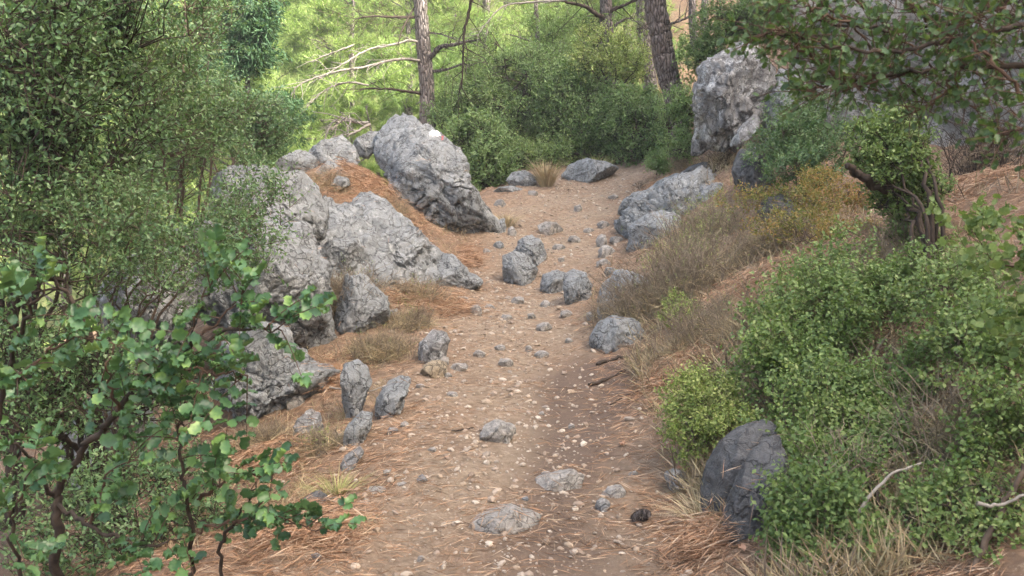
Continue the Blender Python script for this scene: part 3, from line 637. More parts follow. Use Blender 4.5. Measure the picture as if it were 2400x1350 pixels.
# ------------------------------------------------------------------ trees and shrubs
def leaves_on(S, D, L, k, size, rg, spread=.9, upb=.8):
    """k leaves along each twig (start S, direction D, length L)"""
    n = len(S); t = np.tile((np.arange(k) + .6) / k, n) + rg.uniform(-.05, .05, n * k)
    S2, D2, L2 = np.repeat(S, k, 0), np.repeat(D, k, 0), np.repeat(L, k)
    pos = S2 + D2 * (L2 * t)[:, None]
    side = norm(np.cross(D2, rg.normal(0, 1, (n * k, 3)))); ax = norm(D2 * (1 - spread * .6) + side * spread + rg.normal(0, .15, (n * k, 3)))
    up = norm(rg.normal(0, .55, (n * k, 3)) + np.array([0, -.25, upb])); sz = size * rg.uniform(.6, 1.2, n * k)
    return pos, ax, up, sz
def shrub(name, label, cat, lobes, base, leafm, twigm, nclump, twl, k, leaf, T=LEAF2, width=1., nstem=7, stem_r=.018, seed=0, group=None,
          parts=0, shell=.5, mt=3, hole=0., hs=2.5, spread=.9, upb=.8, droop=0., sticks=True):
    rg = np.random.default_rng(seed); base = np.array(base, float)
    vol = np.array([l[3] * l[4] * l[5] for l in lobes]) ** .8; cnt = np.maximum(3, (nclump * vol / vol.sum()).astype(int))
    C, O = [], []
    for (px, py, Y, rx, rz, ry), n in zip(lobes, cnt):
        c = pt(px, py, Y); s = Y / F; d = norm(rg.normal(0, 1, (n * 2, 3))); q = rg.uniform(0, 1, (n * 2, 1)) ** shell
        w = fbm(d * 1.3 + seed, seed + 3, 2) * .22
        P = c + d * (q * (1 + w[:, None])) * np.array([rx * s, ry, rz * s])
        if hole: P = P[fbm(P * hs, seed + 9, 2) > hole - .35]
        P = P[:n]; C.append(P); O.append(np.repeat((c - np.array([0, 0, rz * s * .9]))[None], len(P), 0))
    C = np.concatenate(C); O = np.concatenate(O)
    th = terrain(C[:, 0], C[:, 1], False); ok = C[:, 2] > th - .02; C = C[ok]; O = O[ok]
    root = thing(name, base, label, cat, group)
    # stems
    st = MB(); SPt = [base[None]]
    tg = C[rg.choice(len(C), min(nstem, len(C)), False)]
    for i, q in enumerate(tg):
        b0 = base + rg.normal(0, .05, 3) * np.array([1, 1, 0]); mid = b0 * .5 + q * .5 + rg.normal(0, .1, 3) * np.linalg.norm(q - b0) * .6 + np.array([0, 0, .1]) * np.linalg.norm(q - b0)
        mid[:2] = mid[:2] * .6 + b0[:2] * .4
        cv = curve([b0, mid, q], 7, .012, seed + i); tube(st, cv, stem_r * rg.uniform(.6, 1.2), stem_r * .25, 5, seed=seed)
        SPt.append(cv[2:])
    SPt = np.concatenate(SPt)
    # joining twigs from the nearest stem point, then leafy twiglets
    if sticks:
        A = np.empty_like(C)
        for i in range(0, len(C), 2000):
            dd = ((C[i:i + 2000, None] - SPt[None]) ** 2).sum(-1); A[i:i + 2000] = SPt[dd.argmin(1)]
        dv = C - A; ln = np.linalg.norm(dv, axis=1); kk = (ln > .03) & (ln < 1.2)
        kk &= rg.uniform(0, 1, len(C)) < .5
        r_ = rg.uniform(.5, 1, kk.sum()) * stem_r * .3
        m_ = A + dv * .55 + rg.normal(0, .07, C.shape) * ln[:, None]
        stamp(st, *STICK, A[kk], (m_ - A)[kk], rg.normal(0, 1, (kk.sum(), 3)), np.stack([np.linalg.norm((m_ - A)[kk], axis=1), r_, r_], 1))
        stamp(st, *STICK, m_[kk], (C - m_)[kk], rg.normal(0, 1, (kk.sum(), 3)), np.stack([np.linalg.norm((C - m_)[kk], axis=1), r_ * .6, r_ * .6], 1))
    S = np.repeat(C, mt, 0); D = norm(norm(S - np.repeat(O, mt, 0)) + rg.normal(0, .75, S.shape) + np.array([0, 0, .25 - droop])); L = twl * rg.uniform(.5, 1.3, len(S))
    stamp(st, *NEED, S, D, rg.normal(0, 1, S.shape), np.stack([L, np.full(len(S), stem_r * .3), np.full(len(S), stem_r * .1)], 1))
    st.build('stem', M[twigm], root)
    pos, ax, up, sz = leaves_on(S, D, L, k, leaf, rg, spread, upb)
    size = np.stack([sz, sz * width, sz], 1)
    finish_leaves(root, pos, ax, up, size, T, leafm, parts)
    return root
def finish_leaves(root, pos, ax, up, size, T, leafm, parts):
    if parts:
        # largest-showing leaves become parts
        d = np.linalg.norm(pos - np.array([0, 0, EYE]), axis=1)
        y = pos[:, 1] * CP - (pos[:, 2] - EYE) * SP; u = F * pos[:, 0] / y; v = F * ((pos[:, 2] - EYE) * CP + pos[:, 1] * SP) / y
        sc = size[:, 0] / d * ((abs(u) < 1200) & (abs(v) < 675)); o = np.argsort(-sc); sel = o[:parts]; rest = o[parts:]
        lm = MB().add(T[0], T[1]).mesh('leaf', M[leafm]); rl = Matrix.Translation(root.location).inverted()
        a = norm(ax); s = norm(np.cross(up, a)); w = np.cross(a, s)
        for i in sel:
            ob = bpy.data.objects.new('leaf', lm); COL.objects.link(ob); ob.parent = root
            mw = Matrix(((a[i][0] * size[i][0], s[i][0] * size[i][1], w[i][0] * size[i][2], pos[i][0]), (a[i][1] * size[i][0], s[i][1] * size[i][1], w[i][1] * size[i][2], pos[i][1]),
                         (a[i][2] * size[i][0], s[i][2] * size[i][1], w[i][2] * size[i][2], pos[i][2]), (0, 0, 0, 1)))
            ob.matrix_local = rl @ mw
    else: rest = np.arange(len(pos))
    if len(rest):
        m = MB(); stamp(m, *T, pos[rest], ax[rest], up[rest], size[rest]); m.build('foliage', M[leafm], root, kind='stuff')

# --- small-leaved trees filling the left of the view
shrub('evergreen_tree', 'tall dense small leaved tree filling the left edge', 'tree',
      [(60,130,5.2,250,230,.9),(230,40,5.6,190,160,.8),(60,420,5.0,200,200,.7),(190,280,5.6,180,180,.6)], (-2.9,5.3,gz(-2.9,5.3)), 'olive', 'twig_dark', 1500, .22, 10, .034, nstem=9, stem_r=.03, seed=101, parts=300, hole=.25, shell=.36, upb=.6)
shrub('evergreen_tree', 'lighter small leaved tree right of the dense one, bright hill showing through', 'tree',
      [(340,90,6.6,190,170,.6),(440,40,7.2,90,110,.4),(330,330,6.4,150,120,.5),(460,270,7.0,110,90,.4)], (-2.4,6.7,gz(-2.4,6.7)), 'olive', 'twig', 820, .24, 10, .036, nstem=9, stem_r=.02, seed=102, hole=.42, hs=1.6, shell=.36, upb=.6)
shrub('evergreen_shrub', 'low shrub below the trees behind the outcrop on the left', 'shrub',
      [(540,290,8.8,110,80,.5),(430,400,8.0,150,80,.5),(590,330,9.0,60,60,.4)], (-2.5,8.7,gz(-2.5,8.7)), 'olive', 'twig', 620, .2, 9, .038, nstem=8, seed=103, hole=.25, shell=.36, upb=.6)
shrub('evergreen_shrub', 'thin branched shrub reaching across the grey boulders', 'shrub',
      [(250,540,4.9,190,100,.45),(440,560,5.1,170,90,.4),(590,500,5.6,120,110,.3),(360,690,4.8,180,80,.4),(560,670,5.3,110,70,.3)], (-2.1,5.0,gz(-2.1,5.0)), 'olive', 'twig', 620, .19, 9, .027, nstem=12, stem_r=.012, seed=104, parts=300, hole=.3, hs=3, shell=.4, upb=.6)
shrub('evergreen_shrub', 'shaded undergrowth shrub with dark crooked stems at the lower left', 'shrub',
      [(100,650,4.4,190,120,.4),(60,900,4.2,140,170,.4),(250,880,4.4,170,130,.35),(420,950,4.6,110,90,.3)], (-1.9,4.4,gz(-1.9,4.4)), 'olive', 'twig_dark', 560, .18, 9, .026, nstem=9, stem_r=.028, seed=105, parts=150, hole=.3, shell=.4)
shrub('evergreen_shrub', 'low dark undergrowth behind the round leaved branches in the bottom left corner', 'shrub',
      [(90,1180,3.9,180,130,.3),(330,1130,4.0,170,90,.3),(450,1250,3.8,110,90,.25),(180,1320,3.6,180,80,.25)], (-1.5,3.9,gz(-1.5,3.9)), 'olive', 'twig_dark', 420, .14, 8, .024, nstem=12, stem_r=.014, seed=106, parts=100, hole=.3, shell=.4)

# --- carob with big round leaves, lower left
def carob():
    base = pt(130, 1420, 3.15); root = thing('carob_tree', base, 'young tree with large round glossy leaves in the lower left corner', 'tree'); rg = np.random.default_rng(31)
    BR = [([(130,1420,3.15),(135,1250,3.1),(130,1160,3.1)], .022, .016), ([(130,1160,3.1),(200,1050,3.05),(270,970,3.0),(330,890,3.0),(400,840,2.95),(470,790,2.9),(600,765,2.85),(660,775,2.85)], .016, .003),
          ([(330,890,3),(420,860,2.9),(520,880,2.9),(580,880,2.9)], .008, .003), ([(300,930,3),(390,905,2.95),(430,860,2.9)], .007, .003),
          ([(130,1180,3.1),(210,1230,3.0),(330,1275,2.9),(430,1262,2.9)], .011, .003), ([(440,1420,3.1),(450,1250,3.0),(430,1100,2.95),(418,1010,2.9),(440,950,2.9)], .012, .003),
          ([(450,1245,3.0),(560,1222,3.0),(640,1215,2.95),(740,1245,2.9)], .008, .002), ([(520,1420,3.1),(522,1270,3.1),(560,1215,3.05),(600,1130,3.0)], .010, .003),
          ([(130,1160,3.1),(60,1060,2.9),(-20,1010,2.8)], .010, .003), ([(-30,1150,2.7),(10,900,2.6),(60,760,2.5),(100,660,2.45)], .012, .003), ([(20,900,2.6),(120,820,2.6),(230,780,2.65)], .007, .002),
          ([(210,1230,3),(250,1120,2.9),(330,1060,2.9)], .006, .002), ([(280,970,3),(250,860,2.9),(300,780,2.9)], .007, .002), ([(450,1180,3),(540,1120,2.9),(640,1110,2.9)], .007, .002),
          ([(60,1420,2.9),(30,1250,2.8),(60,1120,2.75)], .01, .003), ([(400,840,2.95),(480,700,2.9),(500,650,2.9)], .005, .002), ([(470,790,2.9),(560,700,2.85),(570,660,2.85)], .005, .002)]
    pos, ax, up, sz = [], [], [], []; tw = MB()
    for bi, (P, r0, r1) in enumerate(BR):
        cv = curve([pt(*p) for p in P], 8, .006, bi); m = MB(); tube(m, cv, r0 * .8, r1 * .8, 7, .25, bi); m.build('branch', M['twig_dark' if r0 > .008 else 'twig_red'], root)
        L = len(cv); nr = max(4, int(L * .42)); 
        if bi == 0: continue
        for j in np.linspace(L * .28, L - 1, nr).astype(int):
            t = norm(cv[min(j + 1, L - 1)] - cv[max(j - 1, 0)]); d = norm(t * .6 + rg.normal(0, .6, 3) + np.array([0, -.1, .35])); ln = rg.uniform(.11, .2)
            c2 = np.array([cv[j] + d * ln * s + np.array([0, 0, -.04]) * s * s for s in np.linspace(0, 1, 6)]); tube(tw, c2, .0022, .001, 4)
            pl = norm(np.array([0, -.35, 1]) + rg.normal(0, .4, 3)); sd2 = norm(np.cross(pl, d)); pr = rg.integers(2, 5)
            for q in range(pr):
                for s in (-1, 1):
                    pos.append(cv[j] + d * ln * (.3 + .65 * q / max(pr - 1, 1)) + np.array([0, 0, -.04]) * ((q + 1) / pr) ** 2); ax.append(norm(sd2 * s + d * .45 + rg.normal(0, .15, 3))); up.append(norm(pl + rg.normal(0, .5, 3))); sz.append(rg.uniform(.028, .050))
            pos.append(c2[-1]); ax.append(norm(d + rg.normal(0, .1, 3))); up.append(norm(pl + rg.normal(0, .25, 3))); sz.append(rg.uniform(.04, .055))
    tw.build('leaf_stalk', M['twig_red'], root, kind='stuff')
    sz = np.array(sz); pos, ax, up = map(np.array, (pos, ax, up)); print('carob leaves', len(sz))
    finish_leaves(root, pos, ax, up, np.stack([sz, sz * rg.uniform(.75, 1.02, len(sz)), sz * rg.uniform(.5, 2.6, len(sz))], 1), RLEAF, 'carob', 300)
carob()

# --- overhanging branches, upper right, close to the camera
def overhang():
    base = pt(2600, 120, 2.5); root = thing('overhanging_tree', base, 'near out of focus leafy boughs hanging into the upper right corner', 'tree'); rg = np.random.default_rng(33)
    BR = [([(2600,120,2.5),(2400,152,2.5),(2200,165,2.5),(2000,192,2.5),(1860,215,2.5)], .011, .002), ([(2600,60,2.4),(2400,60,2.4),(2200,100,2.4),(2050,120,2.4),(1880,85,2.4),(1800,70,2.4)], .009, .002),
          ([(2500,-60,2.6),(2300,30,2.6),(2150,70,2.6),(1990,60,2.6),(1900,40,2.6)], .008, .002), ([(2000,192,2.5),(1920,150,2.45),(1840,75,2.4),(1760,90,2.4)], .004, .0015),
          ([(2600,260,2.3),(2420,230,2.3),(2300,120,2.35),(2200,60,2.4)], .007, .002), ([(1880,-40,2.6),(1990,50,2.6),(2080,150,2.6),(2160,240,2.6)], .004, .0015),
          ([(1960,-40,2.7),(2080,60,2.7),(2180,160,2.7),(2290,260,2.7)], .004, .0015), ([(2060,-40,2.6),(2170,40,2.6),(2260,140,2.6),(2380,270,2.6)], .004, .0015), ([(2180,-40,2.5),(2280,50,2.5),(2390,200,2.5)], .004, .0015),
          ([(1820,-40,2.6),(1860,80,2.6),(1960,170,2.6),(2020,200,2.6)], .004, .0015), ([(2100,180,2.5),(1990,200,2.45),(1900,215,2.4)], .003, .001), ([(2250,160,2.5),(2200,230,2.45),(2130,260,2.4)], .003, .001),
          ([(2450,350,2.2),(2390,300,2.2),(2330,330,2.2)], .004, .001), ([(1990,60,2.5),(1900,20,2.45),(1810,-10,2.4)], .004, .001), ([(2400,-40,2.2),(2330,40,2.2),(2250,30,2.2)], .004, .001),
          ([(2500,0,2.5),(2380,40,2.5),(2280,0,2.5),(2100,20,2.5)], .005, .001)]
    pos, ax, up, sz = [], [], [], []; tw = MB()
    for bi, (P, r0, r1) in enumerate(BR):
        cv = curve([pt(*p) for p in P], 9, .005, bi); m = MB(); tube(m, cv, r0, r1, 6, .1, bi); m.build('branch', M['twig_red' if r0 < .008 else 'twig_dark'], root)
        L = len(cv)
        for j in range(2, L, 1):
            for _ in range(1 if rg.uniform() < .4 else 2):
                d = norm(norm(cv[min(j + 1, L - 1)] - cv[j - 1]) * .5 + rg.normal(0, .7, 3) + np.array([-.1, 0, .05])); ln = rg.uniform(.06, .15)
                tube(tw, [cv[j], cv[j] + d * ln * .5 + rg.normal(0, .004, 3), cv[j] + d * ln], .0016, .0008, 3)
                for q in range(rg.integers(3, 7)):
                    s = norm(np.cross(d, rg.normal(0, 1, 3))); pos.append(cv[j] + d * ln * rg.uniform(.3, 1)); ax.append(norm(d * .5 + s * .8)); up.append(norm(rg.normal(0, .5, 3) + np.array([0, -.3, .7]))); sz.append(rg.uniform(.012, .027))
    tw.build('twig', M['twig_red'], root, kind='stuff'); sz = np.array(sz); print('overhang leaves', len(sz))
    finish_leaves(root, *map(np.array, (pos, ax, up)), np.stack([sz, sz * .72, sz], 1), RLEAF, 'over', 300)
overhang()
shrub('leafy_shrub', 'near soft focused broad leaves hanging in at the right edge', 'shrub', [(2390,600,2.7,120,90,.2),(2320,540,2.9,100,50,.2),(2420,760,2.6,70,100,.2)],
      pt(2500, 1000, 2.6), 'bramble', 'twig_red', 60, .09, 5, .026, T=RLEAF, nstem=6, stem_r=.006, seed=110, parts=200, mt=2)

# --- thickets on the right bank
def gbase(px, py): return ghit(px, py)
shrub('thicket_shrub', 'green thicket bush just right of the needle slope, topped by grass stalks', 'shrub', [(1900,760,4.7,150,130,.35),(2040,660,4.9,160,110,.35),(1840,870,4.4,120,100,.3)],
      gbase(1930, 870), 'bramble', 'twig', 950, .12, 9, .024, width=1.3, nstem=12, stem_r=.008, seed=120, parts=300, hole=.3, shell=.42, hs=5)
shrub('thicket_shrub', 'wide thicket bush in the lower right corner', 'shrub', [(2060,1190,3.4,190,130,.3),(2280,1250,3.0,170,130,.3),(1930,1300,3.2,130,90,.22)],
      gbase(2100, 1300), 'bramble', 'twig_dark', 1100, .10, 9, .021, width=1.3, nstem=12, stem_r=.008, seed=121, parts=300, hole=.3, shell=.42, hs=5)
shrub('thicket_shrub', 'thicket bush in the middle of the right bank above the slate grey slab', 'shrub', [(1920,980,4.0,150,120,.3),(2110,930,4.1,170,110,.3),(1960,1110,3.7,130,90,.25),(2150,1060,3.6,120,80,.25)],
      gbase(2030, 1060), 'bramble', 'twig', 1050, .11, 9, .022, width=1.3, nstem=12, stem_r=.008, seed=122, parts=300, hole=.3, shell=.42, hs=5)
shrub('thicket_shrub', 'low leafy thicket at the bottom edge, just right of the two dark rocks', 'shrub', [(1895,1210,3.25,95,110,.2),(1900,1280,3.2,110,60,.2),(2030,1330,3.0,150,90,.22),(1880,1110,3.6,70,80,.2)],
      gbase(1950, 1345), 'bramble', 'twig', 560, .10, 9, .022, width=1.3, nstem=10, stem_r=.007, seed=133, parts=200, hole=.3, shell=.42, hs=5)
shrub('thicket_shrub', 'thicket bush with dry stalks at the right edge', 'shrub', [(2280,860,3.6,150,150,.3),(2350,1050,3.1,130,120,.25),(2240,700,4.2,140,100,.3)],
      gbase(2320, 1050), 'bramble', 'twig', 950, .11, 9, .022, width=1.3, nstem=12, stem_r=.008, seed=123, parts=200, hole=.3, shell=.42, hs=5)
shrub('yellow_green_shrub', 'pale yellow green bush leaning over the slate grey slab at the path edge', 'shrub', [(1650,930,4.5,95,70,.2),(1610,1010,4.4,60,70,.16),(1710,990,4.3,85,40,.16)],
      gbase(1680, 1040), 'yellowish', 'twig', 520, .06, 7, .017, width=1.2, nstem=9, stem_r=.007, seed=124, parts=200, hole=.15)
shrub('yellow_green_shrub', 'small pale sprig of shrub at the lower edge of the dry brush', 'shrub', [(1590,740,6.6,50,60,.18)], gbase(1590, 800), 'yellowish', 'twig', 120, .06, 6, .018, nstem=6, stem_r=.006, seed=125, hole=.2)
r_ = shrub('ivy_clad_tree', 'small ivy clad tree with a dead stub on the right bank', 'tree', [(2110,330,5.6,110,90,.3),(2130,440,5.6,85,100,.28),(2060,380,5.5,60,60,.2),(2150,550,5.5,60,60,.2)],
      gbase(2180, 640), 'bramble', 'twig_dark', 900, .07, 8, .024, width=1.3, nstem=9, stem_r=.02, seed=126, parts=200, hole=.1)
m = MB(); tube(m, curve([ghit(2185, 640) - np.array([0, 0, .1]), pt(2178, 520, 5.6), pt(2185, 420, 5.6), pt(2150, 330, 5.6)], 6, .01, 3), .05, .02, 8, .3, 5); m.build('trunk', M['twig_dark'], r_)
m = MB(); tube(m, curve([pt(2175, 500, 5.6), pt(2090, 450, 5.5), pt(2030, 420, 5.4), pt(1985, 388, 5.3)], 6, .008, 4), .035, .018, 8, .3, 6); m.build('dead_stub', M['twig_dark'], r_)
shrub('turning_shrub', 'low shrub turning yellow and orange right of the crag', 'shrub', [(1880,350,8.2,110,90,.35),(1930,290,8.6,80,60,.3)], gbase(1890, 440), 'olive', 'twig', 600, .09, 8, .030, nstem=9, stem_r=.01, seed=127, hole=.1)
shrub('turning_shrub', 'sparse orange and yellow leaved plants on the open needle slope', 'shrub', [(1900,440,7.6,110,50,.4),(1780,470,8.2,110,40,.4),(2000,480,7.2,100,50,.4)], gbase(1850, 500), 'turning', 'twig', 420, .08, 6, .024, nstem=16, stem_r=.005, seed=128, hole=.25)
shrub('turning_shrub', 'second patch of orange tinted plants below the ivy clad tree', 'shrub', [(1850,530,7.0,110,40,.3),(2000,560,6.3,100,40,.3)], gbase(1900, 570), 'turning', 'twig', 260, .07, 6, .022, nstem=14, stem_r=.004, seed=129, hole=.25)
shrub('evergreen_shrub', 'dark shrub hugging the left foot of the crag below the leaning trunk', 'shrub', [(1600,260,12.2,45,60,.35),(1600,340,12,40,40,.3)], gbase(1600, 380), 'mastic', 'twig_dark', 420, .1, 7, .035, nstem=7, seed=130)
shrub('evergreen_shrub', 'dark bushy shrub above and behind the crag', 'shrub', [(1720,60,13,90,80,.5),(1650,130,13.5,60,60,.5),(1800,30,12.5,60,60,.4)], pt(1720, 180, 13.2), 'mastic', 'twig_dark', 800, .12, 8, .042, nstem=9, seed=131)
shrub('evergreen_shrub', 'small green shrub at the right corner of the path crest', 'shrub', [(1545,385,13.0,30,28,.25)], gbase(1545, 412), 'mastic', 'twig', 150, .08, 7, .03, nstem=6, stem_r=.008, seed=132)

# --- dense mastic bushes behind the path crest: two prototypes, copies with their own shapes
BUSH = [
 ('large rounded dark green bush left of centre behind the path crest', [(1180,250,17.5,140,110,1.2),(1090,280,17.2,80,80,1.),(1250,190,18,110,70,1.)], 2300, 'mastic', 201),
 ('dark green bush right of centre below the forked pine', [(1380,290,16.8,120,100,1.),(1330,220,17.4,90,70,1.),(1450,330,16.6,80,60,.8)], 1900, 'mastic', 202),
 ('bush crowding the foot of the leaning trunk', [(1500,300,15.8,70,80,.8),(1470,240,16.4,60,50,.8),(1540,350,15.4,45,40,.5)], 1300, 'mastic', 203),
 ('lighter feathery bush low against the path crest', [(1280,370,15.9,90,45,.7),(1200,385,15.5,60,35,.6),(1380,370,15.9,70,35,.6)], 1100, 'bramble', 204),
 ('brownish green bush next to the painted boulder', [(1140,390,14.3,60,60,.5),(1110,340,14.6,60,60,.5)], 900, 'mastic', 205),
 ('yellow green leafed young tree in front of the forked pine trunk', [(1440,150,16.6,90,60,.7),(1410,120,16.8,60,40,.5)], 420, 'yellowish', 206),
 ('pale green bush behind the rounded bush, top of the clearing', [(1330,120,19.5,130,90,1.2),(1200,130,20,110,80,1.)], 1300, 'pine_dark', 207)]
for lab, lobes, n, lm, sd_ in BUSH:
    px, py, Y = lobes[0][:3]; c = pt(px, py, Y)
    shrub('mastic_bush', lab, 'bush', lobes, (c[0], c[1], gz(c[0], c[1])), lm, 'twig_dark', int(n * .8), .24, 9, .048, nstem=12, stem_r=.03, seed=sd_, shell=.42, width=1.1, hole=.3, hs=1.6)

# ------------------------------------------------------------------ pines
def pine_mesh(seed, H, r0, crown0, nb, ntuft, nl, nwid, reach, per=13):
    """trunk, branches and needle crown of one pine standing at the origin"""
    rg = np.random.default_rng(seed)
    tp = curve([(0, 0, -.3), (rg.normal(0, .1), rg.normal(0, .1), H * .3), (rg.normal(0, .2), rg.normal(0, .2), H * .65), (rg.normal(0, .2), rg.normal(0, .2), H)], 6)
    t = MB(); tube(t, tp, r0, r0 * .15, 10, .25, seed); br = MB(); C, O = [], []
    for i in range(nb):
        h = crown0 + (H - crown0) * (i + rg.uniform(0, 1)) / nb; k = h / H * (len(tp) - 2) * .98; j = int(k) + 1; j = min(j, len(tp) - 2)
        s = tp[j]; s = np.array([s[0], s[1], h]); a = rg.uniform(0, 6.28); ln = reach * (1.05 - .75 * (h - crown0) / (H - crown0)) * rg.uniform(.6, 1.15)
        d = np.array([math.cos(a), math.sin(a), 0]); P = np.array([s, s + d * ln * .5 + [0, 0, ln * .22], s + d * ln + [0, 0, ln * .25]])
        cv = curve(P, 5, .02, seed + i); tube(br, cv, r0 * .25 * (1.2 - h / H), .006, 5)
        for q in range(int(ntuft / nb)):
            u = rg.uniform(.3, 1) ** .7; b = cv[min(int(u * len(cv)), len(cv) - 1)]; C.append(b + rg.normal(0, 1, 3) * np.array([.3, .3, .16]) * ln * .42 * u); O.append(b - d * .2)
    C, O = np.array(C), np.array(O); kk = rg.uniform(0, 1, len(C)) < .3; dv = (C - O)[kk]
    stamp(br, *STICK, O[kk], dv, rg.normal(0, 1, dv.shape), np.stack([np.linalg.norm(dv, axis=1), np.full(len(dv), .006), np.full(len(dv), .006)], 1))
    ax = norm(C - O + rg.normal(0, .25, C.shape) + [0, 0, .3]); n = len(C)
    C2 = np.repeat(C, per, 0) + np.repeat(ax, per, 0) * rg.uniform(-.1, .1, (n * per, 1)); A2 = norm(np.repeat(ax, per, 0) + rg.normal(0, .5, (n * per, 3)))
    f = MB(); stamp(f, *NEED, C2, A2, rg.normal(0, 1, C2.shape), np.stack([nl * rg.uniform(.6, 1.2, len(C2)), np.full(len(C2), nwid), np.full(len(C2), 1.)], 1))
    return t, br, f
far = [pine_mesh(300 + i, H, .14, c0, 34, 2600, .24, .016, rc) for i, (H, c0, rc) in enumerate([(7.5, .8, 2.5), (9, 1.5, 2.7), (6, .5, 2.2)])]
FM = []
for t, b, f in far:
    FM.append((t.mesh('trunk', M['bark_far']), b.mesh('branch', M['bark_far']), f.mesh('crown', M['pine']), f.mesh('crown', M['pine_dark'])))
def plant_pine(x, y, k, s, rz, dark, label, group):
    z = gz(x, y); r = thing('pine_tree', (x, y, z), label, 'pine tree', group); r.rotation_euler = (0, 0, rz); r.scale = (s, s, s)
    for nm, me in (('trunk', FM[k][0]), ('branch', FM[k][1]), ('crown', FM[k][3 if dark else 2])):
        o = bpy.data.objects.new(nm, me); COL.objects.link(o); o.parent = r
        if nm == 'crown': o['kind'] = 'stuff'
    return r
rg = np.random.default_rng(77); spots = []
tries = 0
while len(spots) < 78 and tries < 9000:
    tries += 1; y = rg.uniform(24, 74); x = rg.uniform(-.62, .42) * y
    if x / y > .12 and (rg.uniform() < .6 or y < 34): continue
    if all((x - a) ** 2 + (y - b) ** 2 > (1.9 + .035 * y) ** 2 for a, b in spots): spots.append((x, y))
for i, (x, y) in enumerate(spots):
    dark = x / y > .08 or i % 6 == 0; hh = 'low on' if y < 36 else 'half way up' if y < 54 else 'high up on'
    side = 'behind the left hand trees' if x / y < -.3 else 'left of the straight grey trunk' if x / y < -.09 else 'between grey trunk and forked pine' if x / y < .09 else 'towards the red slope'
    lab = ('darker green' if dark else 'bright yellow green') + ' pine ' + hh + ' the far hillside, ' + side
    plant_pine(x, y, i % 3, rg.uniform(.85, 1.3), rg.uniform(0, 6.28), dark, lab, ('dark' if dark else 'bright') + ' pines ' + hh + ' the far hillside ' + side)
# nearer bright pines just beyond the outcrop, foliage down to the rocks
for x, y, s, k, lab in ((-5.4, 19.5, 1.0, 2, 'bright young pine low behind the pale rim rocks of the outcrop'), (-3.6, 22.5, 1.0, 0, 'bright young pine below the long bare boughs'), (-7.6, 21, 1.0, 1, 'bright pine behind the small cypress'),
    (-1.2, 25, 1.0, 2, 'bright young pine right of the straight grey trunk, behind the bushes'), (-10.5, 23, 1.1, 0, 'bright pine showing between the left hand trees'), (-5.0, 26, 1.1, 1, 'tall bright pine left of the straight grey trunk'),
    (-8.4, 27, 1.1, 2, 'bushy bright pine between the cypress and the bare boughs'), (1.4, 27, 1.0, 0, 'bright pine above the dark bushes in the middle'), (3.1, 27.5, .9, 2, 'bright pine between the forked pine and the leaning trunk'), (-2.6, 19.0, .5, 2, 'little bright pine just over the back rim of the outcrop')):
    plant_pine(x, y, k, s, rg.uniform(0, 6), False, lab, 'bright young pines beyond the outcrop')

def line_tree(name, label, cat, parts, needles=None, seed=0):
    """tree traced by its visible trunk and boughs; each at its own distance"""
    b = pt(*parts[0][0][0]); root = thing(name, b, label, cat)
    for i, (P, r0, r1, mt, nm) in enumerate(parts):
        cv = curve([pt(*p) for p in P], 12 if r0 > .08 else 7, r1 * (.04 if r0 > .08 else .35), seed + i); m = MB(); tube(m, cv, r0, r1, 14 if r0 > .08 else 6, .07 if r0 > .08 else .2, seed + i)
        if nm == 'branch' and r0 > .008:        # side twigs
            rg_ = np.random.default_rng(seed + i); n = len(cv)
            for j in range(3, n, 2):
                d = norm(norm(cv[min(j + 1, n - 1)] - cv[j - 1]) + rg_.normal(0, .55, 3)); l = rg_.uniform(.15, .5) * (1 if r0 < .03 else 1.4)
                tube(m, [cv[j], cv[j] + d * l * .5 + rg_.normal(0, .03, 3), cv[j] + d * l + rg_.normal(0, .05, 3) - [0, 0, .06]], r1 * .6 + .002, .002, 4)
        m.build(nm, M[mt], root)
    if needles:
        rg_ = np.random.default_rng(seed + 99); C = []
        for px, py, Y, rx, rz, ry, n in needles:
            c = pt(px, py, Y); s = Y / F; C.append(c + rg_.normal(0, .5, (n, 3)) * np.array([rx * s, ry, rz * s]))
        C = np.concatenate(C); per = 16; ax = norm(rg_.normal(0, 1, C.shape) + [0, 0, .4]); C2 = np.repeat(C, per, 0); A2 = norm(np.repeat(ax, per, 0) + rg_.normal(0, .55, C2.shape))
        f = MB(); stamp(f, *NEED, C2, A2, rg_.normal(0, 1, C2.shape), np.stack([.13 * rg_.uniform(.6, 1.2, len(C2)), np.full(len(C2), .007), np.ones(len(C2))], 1)); f.build('crown', M['pine'], root, kind='stuff')
        m = MB(); stamp(m, *STICK, C - ax * .25, ax, rg_.normal(0, 1, C.shape), np.stack([np.full(len(C), .27), np.full(len(C), .004), np.full(len(C), .004)], 1)); m.build('twig', M['twig'], root, kind='stuff')
    return root
Y1 = 17.5
